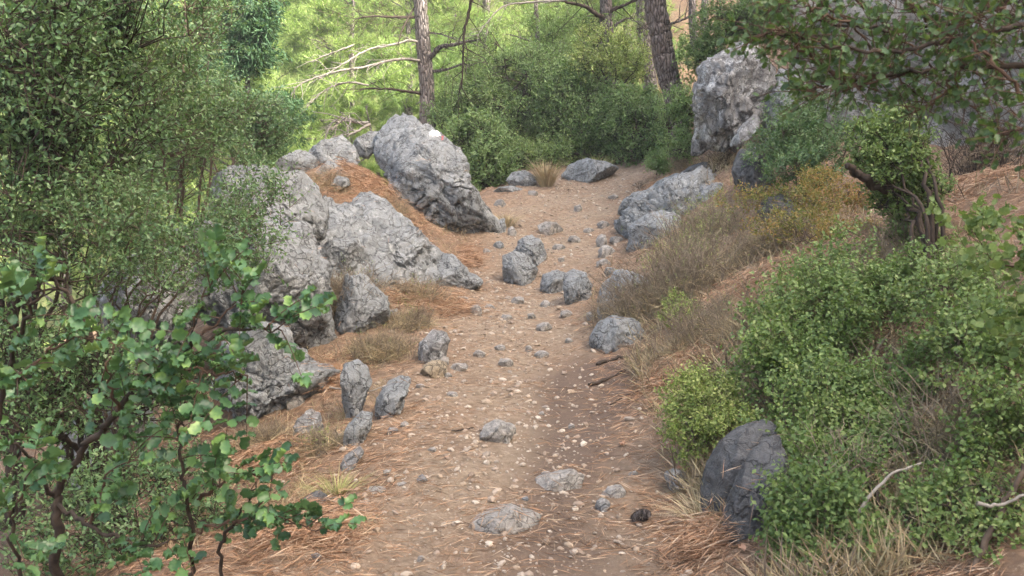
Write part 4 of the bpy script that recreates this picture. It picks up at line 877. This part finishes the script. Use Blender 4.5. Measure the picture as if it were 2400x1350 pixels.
line_tree('pine_tree', 'straight grey pine with long bare drooping boughs left of centre', 'pine tree', [
 ([(1003,330,Y1),(1000,190,Y1),(992,100,Y1),(985,0,Y1),(980,-130,Y1)], .145, .105, 'bark_far', 'trunk'),
 ([(990,100,Y1),(960,95,17.3),(920,105,17.1),(860,118,16.9),(820,140,16.7),(780,165,16.6),(750,185,16.6)], .026, .009, 'deadwood', 'branch'),
 ([(998,145,Y1),(950,138,17.2),(900,145,17),(850,158,16.8),(800,165,16.6),(745,180,16.5),(700,200,16.4),(684,220,16.4)], .030, .008, 'deadwood', 'branch'),
 ([(830,105,17.6),(790,120,17.4),(750,135,17.3),(735,145,17.3)], .02, .006, 'deadwood', 'branch'),
 ([(865,200,17.),(820,193,16.9),(785,200,16.8),(750,220,16.7),(720,250,16.6)], .02, .008, 'deadwood', 'branch'),
 ([(1005,140,Y1),(1030,112,17.3),(1060,105,17.1),(1095,98,17),(1125,92,16.9)], .05, .012, 'bark', 'branch'),
 ([(1008,168,Y1),(1045,163,17.3),(1085,150,17.1),(1100,155,17)], .03, .008, 'bark', 'branch'),
 ([(1003,75,Y1),(1040,82,17.3),(1080,98,17.1)], .022, .008, 'bark', 'branch'),
 ([(985,40,Y1),(920,40,17.3),(870,38,17.1),(832,44,17)], .03, .008, 'twig_dark', 'branch'),
 ([(970,20,Y1),(945,65,17.2),(930,110,17)], .02, .006, 'twig_dark', 'branch'),
 ([(1000,222,Y1),(940,212,17.2),(900,208,17),(865,206,16.9)], .03, .010, 'twig_dark', 'branch')],
 needles=[(900,40,18,120,50,.6,130),(1060,60,18,70,50,.6,80),(830,90,18.5,120,60,.6,120),(960,-10,18,200,40,.8,150)], seed=401)
Y2 = 13.6
line_tree('pine_tree', 'thick dark pine trunk leaning left of the crag', 'pine tree', [
 ([(1600,360,13.3),(1592,300,13.4),(1578,215,Y2),(1560,150,Y2),(1548,80,Y2),(1535,0,Y2),(1515,-110,Y2)], .15, .145, 'bark', 'trunk'),
 ([(1548,60,Y2),(1590,50,13.8),(1640,30,14),(1700,35,14.1)], .02, .008, 'bark_far', 'branch')], seed=402)
Y3 = 18.5
line_tree('pine_tree', 'slim dark pine with upturned charred boughs, right of centre', 'pine tree', [
 ([(1432,330,Y3),(1430,200,Y3),(1428,100,Y3),(1420,30,Y3),(1425,-110,Y3)], .13, .10, 'bark', 'trunk'),
 ([(1422,42,Y3),(1400,35,18.3),(1370,15,18.1),(1330,5,18),(1300,-5,17.8)], .05, .015, 'twig_dark', 'branch'),
 ([(1425,28,Y3),(1455,15,18.3),(1490,0,18.2),(1520,-20,18)], .04, .015, 'twig_dark', 'branch'),
 ([(1440,60,Y3),(1465,45,18.4),(1490,42,18.3)], .03, .008, 'bark_far', 'branch'),
 ([(1420,80,Y3),(1400,95,18.3),(1385,115,18.2)], .018, .006, 'twig_dark', 'branch'),
 ([(1415,150,Y3),(1370,155,18.2),(1335,168,18)], .02, .006, 'twig_dark', 'branch'),
 ([(1425,180,Y3),(1390,175,18.2),(1365,176,18)], .018, .006, 'twig_dark', 'branch')], needles=[(1380,-10,19,120,40,.8,110),(1500,60,20,50,50,.6,50)], seed=403)
line_tree('pine_tree', 'pale pine trunk half behind the thick leaning trunk', 'pine tree', [([(1525,210,20.5),(1512,110,20.5),(1505,0,20.5),(1500,-90,20.5)], .15, .13, 'bark_far', 'trunk'),
 ([(1510,70,20.5),(1495,66,20.4),(1487,68,20.3)], .02, .01, 'twig_dark', 'branch')], seed=404)
line_tree('pine_tree', 'thin pine trunk on the red slope, left of the pair', 'pine tree', [([(1628,125,22),(1624,60,22),(1622,0,22),(1622,-80,22)], .09, .08, 'bark', 'trunk')], seed=405)
line_tree('pine_tree', 'thin dark pine trunk on the red slope, right of the pair', 'pine tree', [([(1648,80,24),(1652,20,24),(1650,-60,24)], .09, .08, 'bark', 'trunk')], seed=406)
line_tree('pine_tree', 'small crooked pine rising out of the bushes in the centre', 'pine tree', [([(1272,220,19.5),(1268,150,19.5),(1260,105,19.5),(1262,60,19.5),(1255,0,19.5)], .07, .04, 'bark_far', 'trunk'),
 ([(1262,105,19.5),(1230,92,19.3),(1195,80,19.2)], .02, .008, 'bark_far', 'branch'), ([(1268,135,19.5),(1250,118,19.4),(1238,110,19.3)], .018, .006, 'bark_far', 'branch')],
 needles=[(1250,20,19.8,110,50,.8,110),(1180,60,20,80,40,.6,60)], seed=407)
line_tree('dead_bough', 'thin black dead bough hanging down in front of the bushes', 'branch', [([(1108,-40,12.5),(1100,20,12.5),(1088,80,12.5),(1085,150,12.5),(1082,205,12.5)], .022, .009, 'twig_dark', 'branch'),
 ([(1082,205,12.5),(1092,222,12.5),(1103,238,12.5)], .008, .003, 'twig_dark', 'branch'), ([(1084,180,12.5),(1078,200,12.4),(1074,228,12.4)], .006, .002, 'twig_dark', 'branch')], seed=408)
line_tree('pine_branch', 'pale arched bough crossing the top of the clearing', 'branch', [([(1330,0,16),(1250,5,16),(1180,15,15.8),(1140,55,15.6),(1118,85,15.5)], .022, .006, 'deadwood', 'branch')], seed=409)
line_tree('fallen_bough', 'bleached curling dead bough on the back of the outcrop', 'branch', [([(862,288,12.4),(835,286,12.3),(815,278,12.2),(795,288,12.1),(778,305,12)], .022, .012, 'deadwood', 'branch'),
 ([(868,292,12.4),(840,305,12.2),(812,320,12)], .018, .012, 'deadwood', 'branch'), ([(795,288,12.1),(782,285,12),(770,300,12)], .016, .008, 'deadwood', 'branch')], seed=410)

# small cypress-like tree behind the outcrop
def cypress():
    rg_ = np.random.default_rng(55); b = pt(585, 330, 13.5); root = thing('cypress_tree', b, 'blue green feathery young cypress behind the left trees', 'tree')
    m = MB(); tube(m, curve([pt(583, 330, 13.5), pt(580, 180, 13.5), pt(578, 60, 13.5), pt(576, -60, 13.5), pt(575, -200, 13.5)], 6), .05, .02, 8, .2); m.build('trunk', M['bark_far'], root)
    br = MB(); C, A = [], []
    for i in range(95):
        py = rg_.uniform(-160, 170); s = pt(579, py, 13.5); a = rg_.uniform(0, 6.28); ln = rg_.uniform(.25, .62) * (1 - .25 * (py < 0)) 
        d = np.array([math.cos(a), math.sin(a) * .8, .25]); cv = curve([s, s + d * ln * .5 + [0, 0, .06], s + d * ln], 5); tube(br, cv, .009, .003, 4)
        n = 26; u = rg_.uniform(.25, 1, n); C.append(s + d * (ln * u)[:, None] + rg_.normal(0, .05, (n, 3))); A.append(d * .5 + rg_.normal(0, .5, (n, 3)) + [0, 0, -.5])
    for (px, py, Y, rx, rz, n) in ((640,270,13,70,50,420),(600,340,12.8,50,40,220),(500,180,13.2,60,60,260)):
        c = pt(px, py, Y); C.append(c + rg_.normal(0, .5, (n, 3)) * np.array([rx * Y / F, .4, rz * Y / F])); A.append(rg_.normal(0, .5, (n, 3)) + [.3, 0, -.2])
    br.build('branch', M['bark_far'], root); C = np.concatenate(C); A = norm(np.concatenate(A)); per = 9
    C2 = np.repeat(C, per, 0) + rg_.normal(0, .03, (len(C) * per, 3)); A2 = norm(np.repeat(A, per, 0) + rg_.normal(0, .4, C2.shape))
    f = MB(); stamp(f, *LEAF2, C2, A2, rg_.normal(0, 1, C2.shape), np.stack([.11 * rg_.uniform(.5, 1.2, len(C2)), np.full(len(C2), .045), np.full(len(C2), .1)], 1)); f.build('foliage', M['cypress'], root, kind='stuff')
cypress()

# ------------------------------------------------------------------ dry brush, grass, litter
def brush(label, px, py, rx, h, n, seed, leafy=0, m='straw', name='dry_brush', cat='dry shrub', twig='dry_twig', Yoff=0., lean=(0, 0)):
    g = ghit(px, py); rg_ = np.random.default_rng(seed); root = thing(name, g, label, cat); s = g[1] / F; mb = MB()
    for i in range(n):
        b = g + np.array([rg_.normal(0, .35) * rx * s, rg_.normal(0, .3) * rx * s, 0]); b[2] = gz(b[0], b[1]) - .01
        a = rg_.normal(0, .6, 2) + lean; l = h * rg_.uniform(.4, 1.1); tip = b + np.array([a[0] * l * .7, a[1] * l * .5, l * .85]); mid = (b + tip) / 2 + rg_.normal(0, .06, 3) * l + [0, 0, l * .1]
        cv = curve([b, mid, tip], 4, l * .015, seed + i); tube(mb, cv, .0028 + .002 * (i % 3 == 0), .0012, 3)
        for j in (3, 4, 5, 6):
            d = norm(rg_.normal(0, 1, 3) + [0, 0, .8]); tube(mb, [cv[j], cv[j] + d * l * .12, cv[j] + d * l * .25 + rg_.normal(0, .02, 3)], .0016, .0008, 3)
    mb.build('stem', M[twig], root)
    if m:
        n2 = n * 9; S = g + rg_.normal(0, .4, (n2, 3)) * np.array([rx * s, rx * s * .8, 0]); S[:, 2] = terrain(S[:, 0], S[:, 1], False) + rg_.uniform(0, .45, n2) * h
        D = norm(rg_.normal(0, 1, (n2, 3)) * [1, 1, .5] + [lean[0], lean[1], .35]); st_ = MB()
        stamp(st_, *NEED, S, D, rg_.normal(0, 1, S.shape), np.stack([rg_.uniform(.06, .2, n2), np.full(n2, .0032), np.ones(n2)], 1)); st_.build('dead_grass', M[m], root, kind='stuff')
    if leafy:
        S = g + rg_.normal(0, .4, (leafy, 3)) * np.array([rx * s, rx * s * .8, 0]); S[:, 2] = terrain(S[:, 0], S[:, 1], False) + rg_.uniform(.3, 1., leafy) * h
        pos, ax, up, sz = leaves_on(S, norm(rg_.normal(0, .5, S.shape) + [0, 0, 1]), np.full(leafy, .05), 5, .014, rg_); f = MB(); stamp(f, *LEAF2, pos, ax, up, sz); f.build('foliage', M['yellowish'], root, kind='stuff')
brush('biggest heap of grey dry brush on the right edge of the mid path', 1600, 700, 150, .5, 300, 601, 200)
brush('tangled dry brush hanging over the right path edge rocks', 1500, 750, 110, .4, 230, 602, 30, lean=(-.3, -.1))
brush('dry brush with pale green tips above the grey hump, right bank', 1640, 580, 130, .45, 220, 603, 320)
brush('brown dry tuft on top of the dark ridge rock', 1690, 400, 35, .28, 60, 604, 0, twig='twig_dark')
brush('straggling dry shrub climbing beside the crag foot', 1790, 330, 60, .4, 80, 605, 60)
brush('dry twigs at the crest edge right of the path', 1590, 400, 50, .3, 60, 606, 10)
brush('dry brush low on the bank between the brush heap and the yellow green bush', 1660, 800, 140, .28, 220, 607, 30)
brush('dry grass clump hanging on the centre of the outcrop foot', 820, 740, 75, .42, 260, 608, 20, lean=(0, -.4))
shrub('turning_shrub', 'faded green plant growing against the right side of the crag', 'shrub', [(1840,290,9.4,60,70,.3),(1800,350,9.4,50,40,.3)], gbase(1840, 400), 'olive', 'dry_twig', 260, .1, 7, .028, nstem=8, stem_r=.008, seed=134, hole=.3)
brush('dry grass and stems bending over the needles beside the jagged low rock', 990, 700, 80, .2, 130, 622, 20)
brush('faded grass around the white crusted block', 740, 1060, 70, .13, 110, 623, 30)
brush('dry stems sprawling at the dark foot of the outcrop', 620, 1060, 70, .22, 110, 624, 0)
brush('wiry dead growth under the ivy clad tree', 2080, 620, 110, .3, 120, 625, 20)
brush('wiry dead growth on the needle slope above the yellow green bush', 1740, 780, 80, .18, 90, 626, 10)
brush('dry grass filling the gap right of the overhanging boulder', 800, 560, 40, .3, 70, 609, 0, lean=(0, -.3))
brush('dry grass between the upright blade and the steep grey rock', 890, 840, 90, .22, 170, 610, 10)
brush('dry grass at the left edge above the lichen covered stone', 960, 770, 70, .2, 120, 611, 20)
brush('dry stems standing on the back rim of the outcrop', 900, 290, 60, .5, 70, 612, 0, twig='deadwood')
brush('tangle of dry stalks over the lower right thicket', 2250, 1080, 130, .36, 80, 613, 0)
brush('long arching dry stalks above the right edge thicket', 2300, 800, 110, .45, 50, 614, 0)
brush('dry stalks on top of the wide lower right thicket', 1960, 1180, 130, .3, 50, 615, 0)
brush('dead twiggy shrub among the orange plants on the slope', 1790, 600, 110, .35, 160, 616, 60)
brush('twiggy dry tuft on the upper path near the ridge rock', 1500, 445, 14, .16, 16, 617, 0, twig='twig_dark', m=None)
def tuft(label, px, py, n, h, spread, m, seed, lean=(0, 0)):
    g = ghit(px, py); rg_ = np.random.default_rng(seed); mb = MB()
    for i in range(n):
        a = rg_.uniform(0, 6.28); r = spread * rg_.uniform(0, 1) ** .6; l = h * rg_.uniform(.5, 1.1); d = np.array([math.cos(a), math.sin(a), 0])
        b = g + d * r * .25 + [0, 0, -.02]; P = [b, b + d * r * .35 + [0, 0, l * .55], b + d * r + np.array([lean[0] * l, lean[1] * l, l * rg_.uniform(.7, 1)])]
        c = curve(P, 3); w = norm(np.cross(d + rg_.normal(0, .4, 3), [0, 0, 1])) * (.0022 + .0004 * g[1] * .5); t = np.linspace(1, .1, len(c))[:, None]; v = np.vstack([c - w * t, c + w * t]); k = len(c)
        mb.add(v, [[q, q + 1, k + q + 1, k + q] for q in range(k - 1)])
    mb.build('grass_tuft', M[m], label=label, category='grass tuft')
brush('dark dead brush against the foot of the cliff at the right edge', 2300, 420, 110, .5, 150, 618, 0, twig='twig_dark', m='brown_stalk')
brush('dry grass on the needle mound left of the painted boulder', 850, 400, 75, .2, 120, 619, 10)
brush('dry grass lower on the needle mound, above the overhanging boulder', 770, 440, 60, .18, 90, 621, 0)
brush('dry grass along the top of the sloping slab', 930, 500, 45, .2, 50, 620, 0)
tuft('big straw coloured grass tuft at the left of the path crest', 1280, 437, 420, .42, .34, 'straw', 701)
tuft('green and straw grass beside the curved root at lower left', 790, 1165, 170, .11, .2, 'green_grass', 702)
tuft('small grass tuft below the curved root', 850, 1235, 60, .07, .1, 'straw', 703)
tuft('sparse grass in front of the bushes at the crest', 1400, 402, 160, .3, .4, 'green_grass', 704)
tuft('pale grass on the outcrop rim behind the low rounded rock', 620, 400, 160, .3, .3, 'straw', 705)
tuft('dry grass at the right foot of the painted boulder', 1185, 530, 160, .2, .3, 'straw', 706)
tuft('yellow grass clump left of the slate grey slab', 1640, 1215, 120, .1, .2, 'straw', 707)

# needle litter dropped over ground and rocks
def litter(N, mt, name, label, seed, y0, y1, xs, length=(.05, .105), wid=.0021, clump=.5, flatp=.02, keep=None):
    rg_ = np.random.default_rng(seed); y = y0 * (y1 / y0) ** rg_.uniform(0, 1, N); x = xs[0] * 0 + rg_.uniform(-1, 1, N) * (.53 * y) + 0; 
    p = np.stack([x, y, x * 0], 1); dns = fbm(p * 1.3, seed, 3) + fbm(p * 6, seed + 4, 2) * .5; ok = dns > -clump
    if keep is not None: ok &= keep(x, y, rg_)
    x, y = x[ok], y[ok]; P, Nn = [], []
    for a, b in zip(x.tolist(), y.tolist()):
        h, n = drop(a, b)
        if h is None or n[2] < rg_.uniform(.45, .8): continue
        if h[2] > gz(a, b) + .07 and rg_.uniform() > .12 * (n[2] > .8) + .01: continue
        P.append(h[:]); Nn.append(n[:])
    P = np.array(P); Nn = np.array(Nn); n = len(P); a = rg_.uniform(0, 6.28, n); d = np.stack([np.cos(a), np.sin(a), rg_.normal(.06, .13, n)], 1)
    d = d - Nn * (d * Nn).sum(1)[:, None] * .85; d = norm(d); L = rg_.uniform(*length, n); P = P + Nn * (.004 + flatp * rg_.uniform(0, 1, n)[:, None] ** 2) - d * L[:, None] * .4
    cw = (wid * (.6 + P[:, 1] * .09)); m = MB(); stamp(m, *NEED2, P, d, Nn + rg_.normal(0, .2, Nn.shape), np.stack([L, cw, L], 1)); m.build(name, M[mt], kind='stuff', label=label); print(name, n)
offp = lambda x, y, r: (np.abs(x - path_x(y)) > path_w(y) * .75) | (r.uniform(0, 1, len(x)) < .25)
litter(100000, 'needle', 'needle_litter', 'rust coloured fallen pine needles over the ground and rocks', 801, 2.3, 15.5, (0,), keep=offp)
litter(30000, 'needle_dark', 'old_needle_litter', 'greyish brown older needles and fibres on the path', 802, 2.3, 15, (0,), clump=.2)
def heap(px, py, rx, rz, n, sd_):     # thick drifts of needles
    g = ghit(px, py); s = g[1] / F; rg_ = np.random.default_rng(sd_); return np.stack([g[0] + rg_.normal(0, .45, n) * rx * s, g[1] + rg_.normal(0, .5, n) * rz * s * 2.5], 1)
HP = np.vstack([heap(850, 420, 70, 40, 5000, 1), heap(960, 560, 50, 60, 2500, 2), heap(780, 440, 60, 30, 1500, 3), heap(900, 500, 30, 60, 2500, 4), heap(1010, 720, 110, 25, 4500, 5), heap(640, 1080, 90, 40, 4500, 6), heap(720, 1250, 140, 60, 3800, 7),
     heap(1900, 640, 160, 40, 5000, 8), heap(1750, 700, 70, 60, 4000, 9), heap(2300, 430, 120, 40, 3500, 10), heap(1600, 900, 100, 50, 4500, 11), heap(1650, 1290, 90, 40, 1700, 12), heap(790, 900, 60, 50, 2500, 13), heap(1100, 610, 40, 30, 1500, 14), heap(560, 1080, 70, 30, 2500, 15), heap(1560, 430, 60, 20, 1500, 16)])
def heaps():
    rg_ = np.random.default_rng(9); P, Nn = [], []
    for a, b in HP.tolist():
        h, n = drop(a, b)
        if h is None or n[2] < .3: continue
        if h[2] > gz(a, b) + .1 and rg_.uniform() > .12 * (n[2] > .75) + .01: continue
        P.append(h[:]); Nn.append(n[:])
    P, Nn = np.array(P), np.array(Nn); n = len(P); a = rg_.uniform(0, 6.28, n); d = np.stack([np.cos(a), np.sin(a), rg_.normal(.15, .3, n)], 1); d = norm(d - Nn * (d * Nn).sum(1)[:, None] * .7)
    L = rg_.uniform(.06, .13, n); P = P + Nn * (rg_.uniform(0, 1, n)[:, None] ** 1.5 * .09); m = MB(); stamp(m, *NEED2, P - d * L[:, None] * .5, d, Nn + rg_.normal(0, .3, Nn.shape), np.stack([L, .0022 * (.6 + P[:, 1] * .1), L], 1))
    m.build('needle_drifts', M['needle'], kind='stuff', label='thick drifts of rust brown needles caught between the rocks')
heaps()
def ground_cover(N, name, label, mt, seed, region, hgt, wid, per, tilt=.5):
    rg_ = np.random.default_rng(seed); x, y = region(rg_, N); p = np.stack([x, y, x * 0], 1); ok = fbm(p * (1.5 if wid < .01 else .3), seed, 3) > -.25; x, y = x[ok], y[ok]
    z = terrain(x, y, False); n = len(x); P = np.repeat(np.stack([x, y, z - .01], 1), per, 0); h = np.repeat(hgt * rg_.uniform(.4, 1.2, n), per) * rg_.uniform(.5, 1.1, n * per)
    P = P + rg_.normal(0, .18, P.shape) * hgt * [1, 1, 0]; D = norm(rg_.normal(0, tilt, P.shape) * [1, 1, .3] + [0, 0, 1.]); m = MB()
    stamp(m, *(NEED if wid > .01 else NEED2), P, D, rg_.normal(0, 1, P.shape), np.stack([h, np.full(n * per, wid), h], 1)); m.build(name, M[mt], kind='stuff', label=label)
def right_bank(r, n):
    y = 2.8 * (14 / 2.8) ** r.uniform(0, 1, n); x = path_x(y) + path_w(y) + np.abs(r.normal(0, .3, n)) * y * .55 + .05; return x, y
def left_bank(r, n):
    y = 3.6 * (11 / 3.6) ** r.uniform(0, 1, n); x = path_x(y) - path_w(y) - .12 - np.abs(r.normal(0, .5, n)); return x, y
def far_hill(r, n):
    y = r.uniform(17.5, 75, n) ; x = r.uniform(-.6, .14, n) * y; return x, y
ground_cover(7500, 'dry_bank_grass', 'thin dead grass and stalks scattered over the right bank', 'straw', 851, right_bank, .17, .0045, 5, 1.0)
ground_cover(3500, 'dead_bank_stalks', 'brittle brown stalks and twigs littering the right bank', 'brown_stalk', 854, right_bank, .22, .0045, 5, 1.3)
ground_cover(2200, 'dry_outcrop_grass', 'thin dead grass among the rocks left of the path', 'straw', 852, left_bank, .10, .0032, 5, .8)
ground_cover(24000, 'hillside_undergrowth', 'bright green low growth covering the far hillside', 'pine', 853, far_hill, .38, .035, 5, .9)
# gravel: small chips, mostly on the path
def gravel(N, seed):
    rg_ = np.random.default_rng(seed); y = 3.0 * (15 / 3.0) ** rg_.uniform(0, 1, N); x = path_x(y) + rg_.normal(0, .62, N) * path_w(y) - .1
    z = terrain(x, y); v, f = ICO[2]; v = v * (1 + .3 * vnoise(v * 1.7 + 3, 5))[:, None]; n = len(x)
    v2 = ico(1)[0]; f2 = ICO1F; v2 = v2 * (1 + .28 * vnoise(v2 * 1.3 + 3, 5))[:, None]
    s = .0028 + .017 * rg_.uniform(0, 1, n) ** 7 + .0005 * y; a = rg_.uniform(0, 6.28, n); m = MB()
    stamp(m, v2, f2, np.stack([x, y, z + s * .25], 1), np.stack([np.cos(a), np.sin(a), rg_.normal(0, .2, n)], 1), np.array([[0, 0, 1.]]) + rg_.normal(0, .25, (n, 3)), np.stack([s * rg_.uniform(.8, 1.8, n), s * rg_.uniform(.7, 1.2, n), s * rg_.uniform(.35, .8, n)], 1))
    m.build('gravel', M['chip'], smooth=False, kind='stuff', label='pale limestone chips and grit scattered over the path')
ICO1F = ico(1)[1]
gravel(5000, 901)
# sticks, roots, cone, fallen leaves
def stick(label, P, r0, r1, mt, name='stick', lift=.01, cat='stick'):
    Q = []
    for p in P:
        if len(p) == 3: Q.append(pt(*p))
        else: g = ghit(*p); h, n = drop(g[0], g[1]); Q.append(np.array([g[0], g[1], (h[2] if h and h[2] < g[2] + .5 else g[2]) + lift]))
    m = MB(); tube(m, curve(Q, 6, r0 * .3, int(P[0][0])), r0, r1, 6, .25); m.build(name, M[mt], label=label, category=cat)
stick('curved peeling root arching over the dark rock at lower left', [(712,1215,4.15),(745,1178,4.15),(785,1168,4.15),(815,1188,4.15)], .011, .006, 'deadwood', 'root', cat='root')
stick('crooked thin twig lying across the upright grey blade', [(772,908,5.9),(815,915,5.88),(860,917,5.88),(905,905,5.9),(930,898,5.95)], .006, .003, 'deadwood')
stick('long looped pale vine hanging down the centre of the outcrop', [(757,682,7.2),(738,700,7.2),(733,720,7.15),(748,748,7.1),(766,768,7.1),(760,795,7.1)], .007, .004, 'deadwood', 'vine', cat='vine')
stick('black root lying on the right edge of the middle path, upper', [(1400,860),(1440,845),(1480,838),(1530,822)], .014, .006, 'twig_dark', 'root', cat='root')
stick('black root lying on the right edge of the middle path, lower', [(1380,905),(1430,890),(1500,858),(1560,835)], .012, .006, 'twig_dark', 'root', cat='root')
stick('thin dark twig in the needles beside the dark soil', [(1430,955),(1480,925),(1540,905)], .006, .003, 'twig_dark')
stick('short brown twig left of the pair of curved stones', [(1058,1017),(1085,1012),(1110,1006)], .006, .003, 'twig_dark')
stick('grey dead branch slanting through the lower right thicket', [(2010,1205,3.1),(2080,1120,3.15),(2160,1085,3.2)], .007, .004, 'deadwood')
stick('white curved dead stem at the right edge', [(2290,1180,2.8),(2340,1185,2.8),(2400,1160,2.8)], .006, .004, 'deadwood')
stick('thick dead branch running up out of the bottom right corner', [(2270,1350,2.7),(2330,1230,2.8),(2385,1130,2.85),(2420,1060,2.9)], .012, .007, 'twig', 'dead_branch', cat='branch')
stick('dark bent branch stub lying on the needle slope right of the dry brush', [(1640,795),(1680,810),(1740,812)], .010, .004, 'twig_dark')
def cone():
    g = ghit(1500, 1228); root = thing('pine_cone', g, 'dark open pine cone lying near the slate grey slab', 'pine cone'); m = MB(); n = 90; i = np.arange(n); t = (i + .5) / n
    ax0 = norm(np.array([.8, .3, .15])); u = norm(np.cross(ax0, [0, 0, 1])); w = np.cross(ax0, u); a = i * 2.4; r = .028 * np.sin(np.pi * (t * .85 + .1)) ** .7
    o = np.cos(a)[:, None] * u + np.sin(a)[:, None] * w; c = g + np.array([0, 0, .028]); pos = c + ax0 * ((t - .5) * .09)[:, None]
    sv = np.array([[0, .25, 0], [0, -.25, 0], [1, .5, .1], [1, -.5, .1], [1, .5, -.15], [1, -.5, -.15]], float); stamp(m, sv, [[0, 1, 3, 2], [2, 3, 5, 4], [0, 4, 5, 1]], pos, o + ax0 * .35, np.broadcast_to(ax0, o.shape), np.stack([r, np.full(n, .017), np.full(n, .017)], 1))
    m.build('scale', M['bark'], root, smooth=False, kind='stuff'); m = MB(); tube(m, [c - ax0 * .045, c, c + ax0 * .045], .006, .006, 6); m.build('core', M['bark'], root)
cone()
FL = [(1640,1262,.05,'largest fallen brown leaf by the slate grey slab'),(1700,1222,.035,'fallen tan leaf touching the foot of the slate grey slab'),(1655,1225,.03,'pinkish fallen leaf left of the slate grey slab'),(1540,1300,.022,'small pink leaf fallen nearest the bottom edge'),(1745,1300,.025,'fallen leaf right below the tip of the slate grey slab'),(1600,1148,.022,'red brown leaf beside the white pitted stone'),(1790,935,.03,'pale fallen leaf caught in the yellow green bush'),(1455,1045,.03,'long straw coloured bark flake on the dark soil')]
for px, py, s, lab in FL:
    g = ghit(px, py); h, n = drop(g[0], g[1]); p = np.array(h[:]) if h and h[2] < g[2] + .4 else g; m = MB(); rg_ = np.random.default_rng(px)
    stamp(m, *RLEAF, (p + [0, 0, .012])[None], np.array([[rg_.normal(), rg_.normal(), .15]]), np.array([[rg_.normal(0, .3), -.3, 1.]]), np.array([[s * 1.4, s * 1.2, s * 2.5]])); m.build('fallen_leaf', M['dryleaf'], label=lab, category='fallen leaf')


# ------------------------------------------------------------------ thin air haze that pales the far hillside
hz = MB(); x0, x1, y0, y1, z0, z1 = -91.3, 91.3, -31.3, 111.3, float(TV[:, 2].min()) - 1.0, 62.0
hz.add([(x, y, z) for x in (x0, x1) for y in (y0, y1) for z in (z0, z1)], [[0, 1, 3, 2], [4, 6, 7, 5], [0, 4, 5, 1], [2, 3, 7, 6], [0, 2, 6, 4], [1, 5, 7, 3]])
hm = bpy.data.materials.new('haze_air'); hm.use_nodes = True; hm.node_tree.nodes.clear()
pv = hm.node_tree.nodes.new('ShaderNodeVolumePrincipled'); pv.inputs['Color'].default_value = (.95, .97, .98, 1); pv.inputs['Density'].default_value = .0024; pv.inputs['Anisotropy'].default_value = .2
ho = hm.node_tree.nodes.new('ShaderNodeOutputMaterial'); hm.node_tree.links.new(pv.outputs[0], ho.inputs['Volume'])
hz.build('haze', hm, smooth=False, kind='stuff', label='thin pale haze in the air')
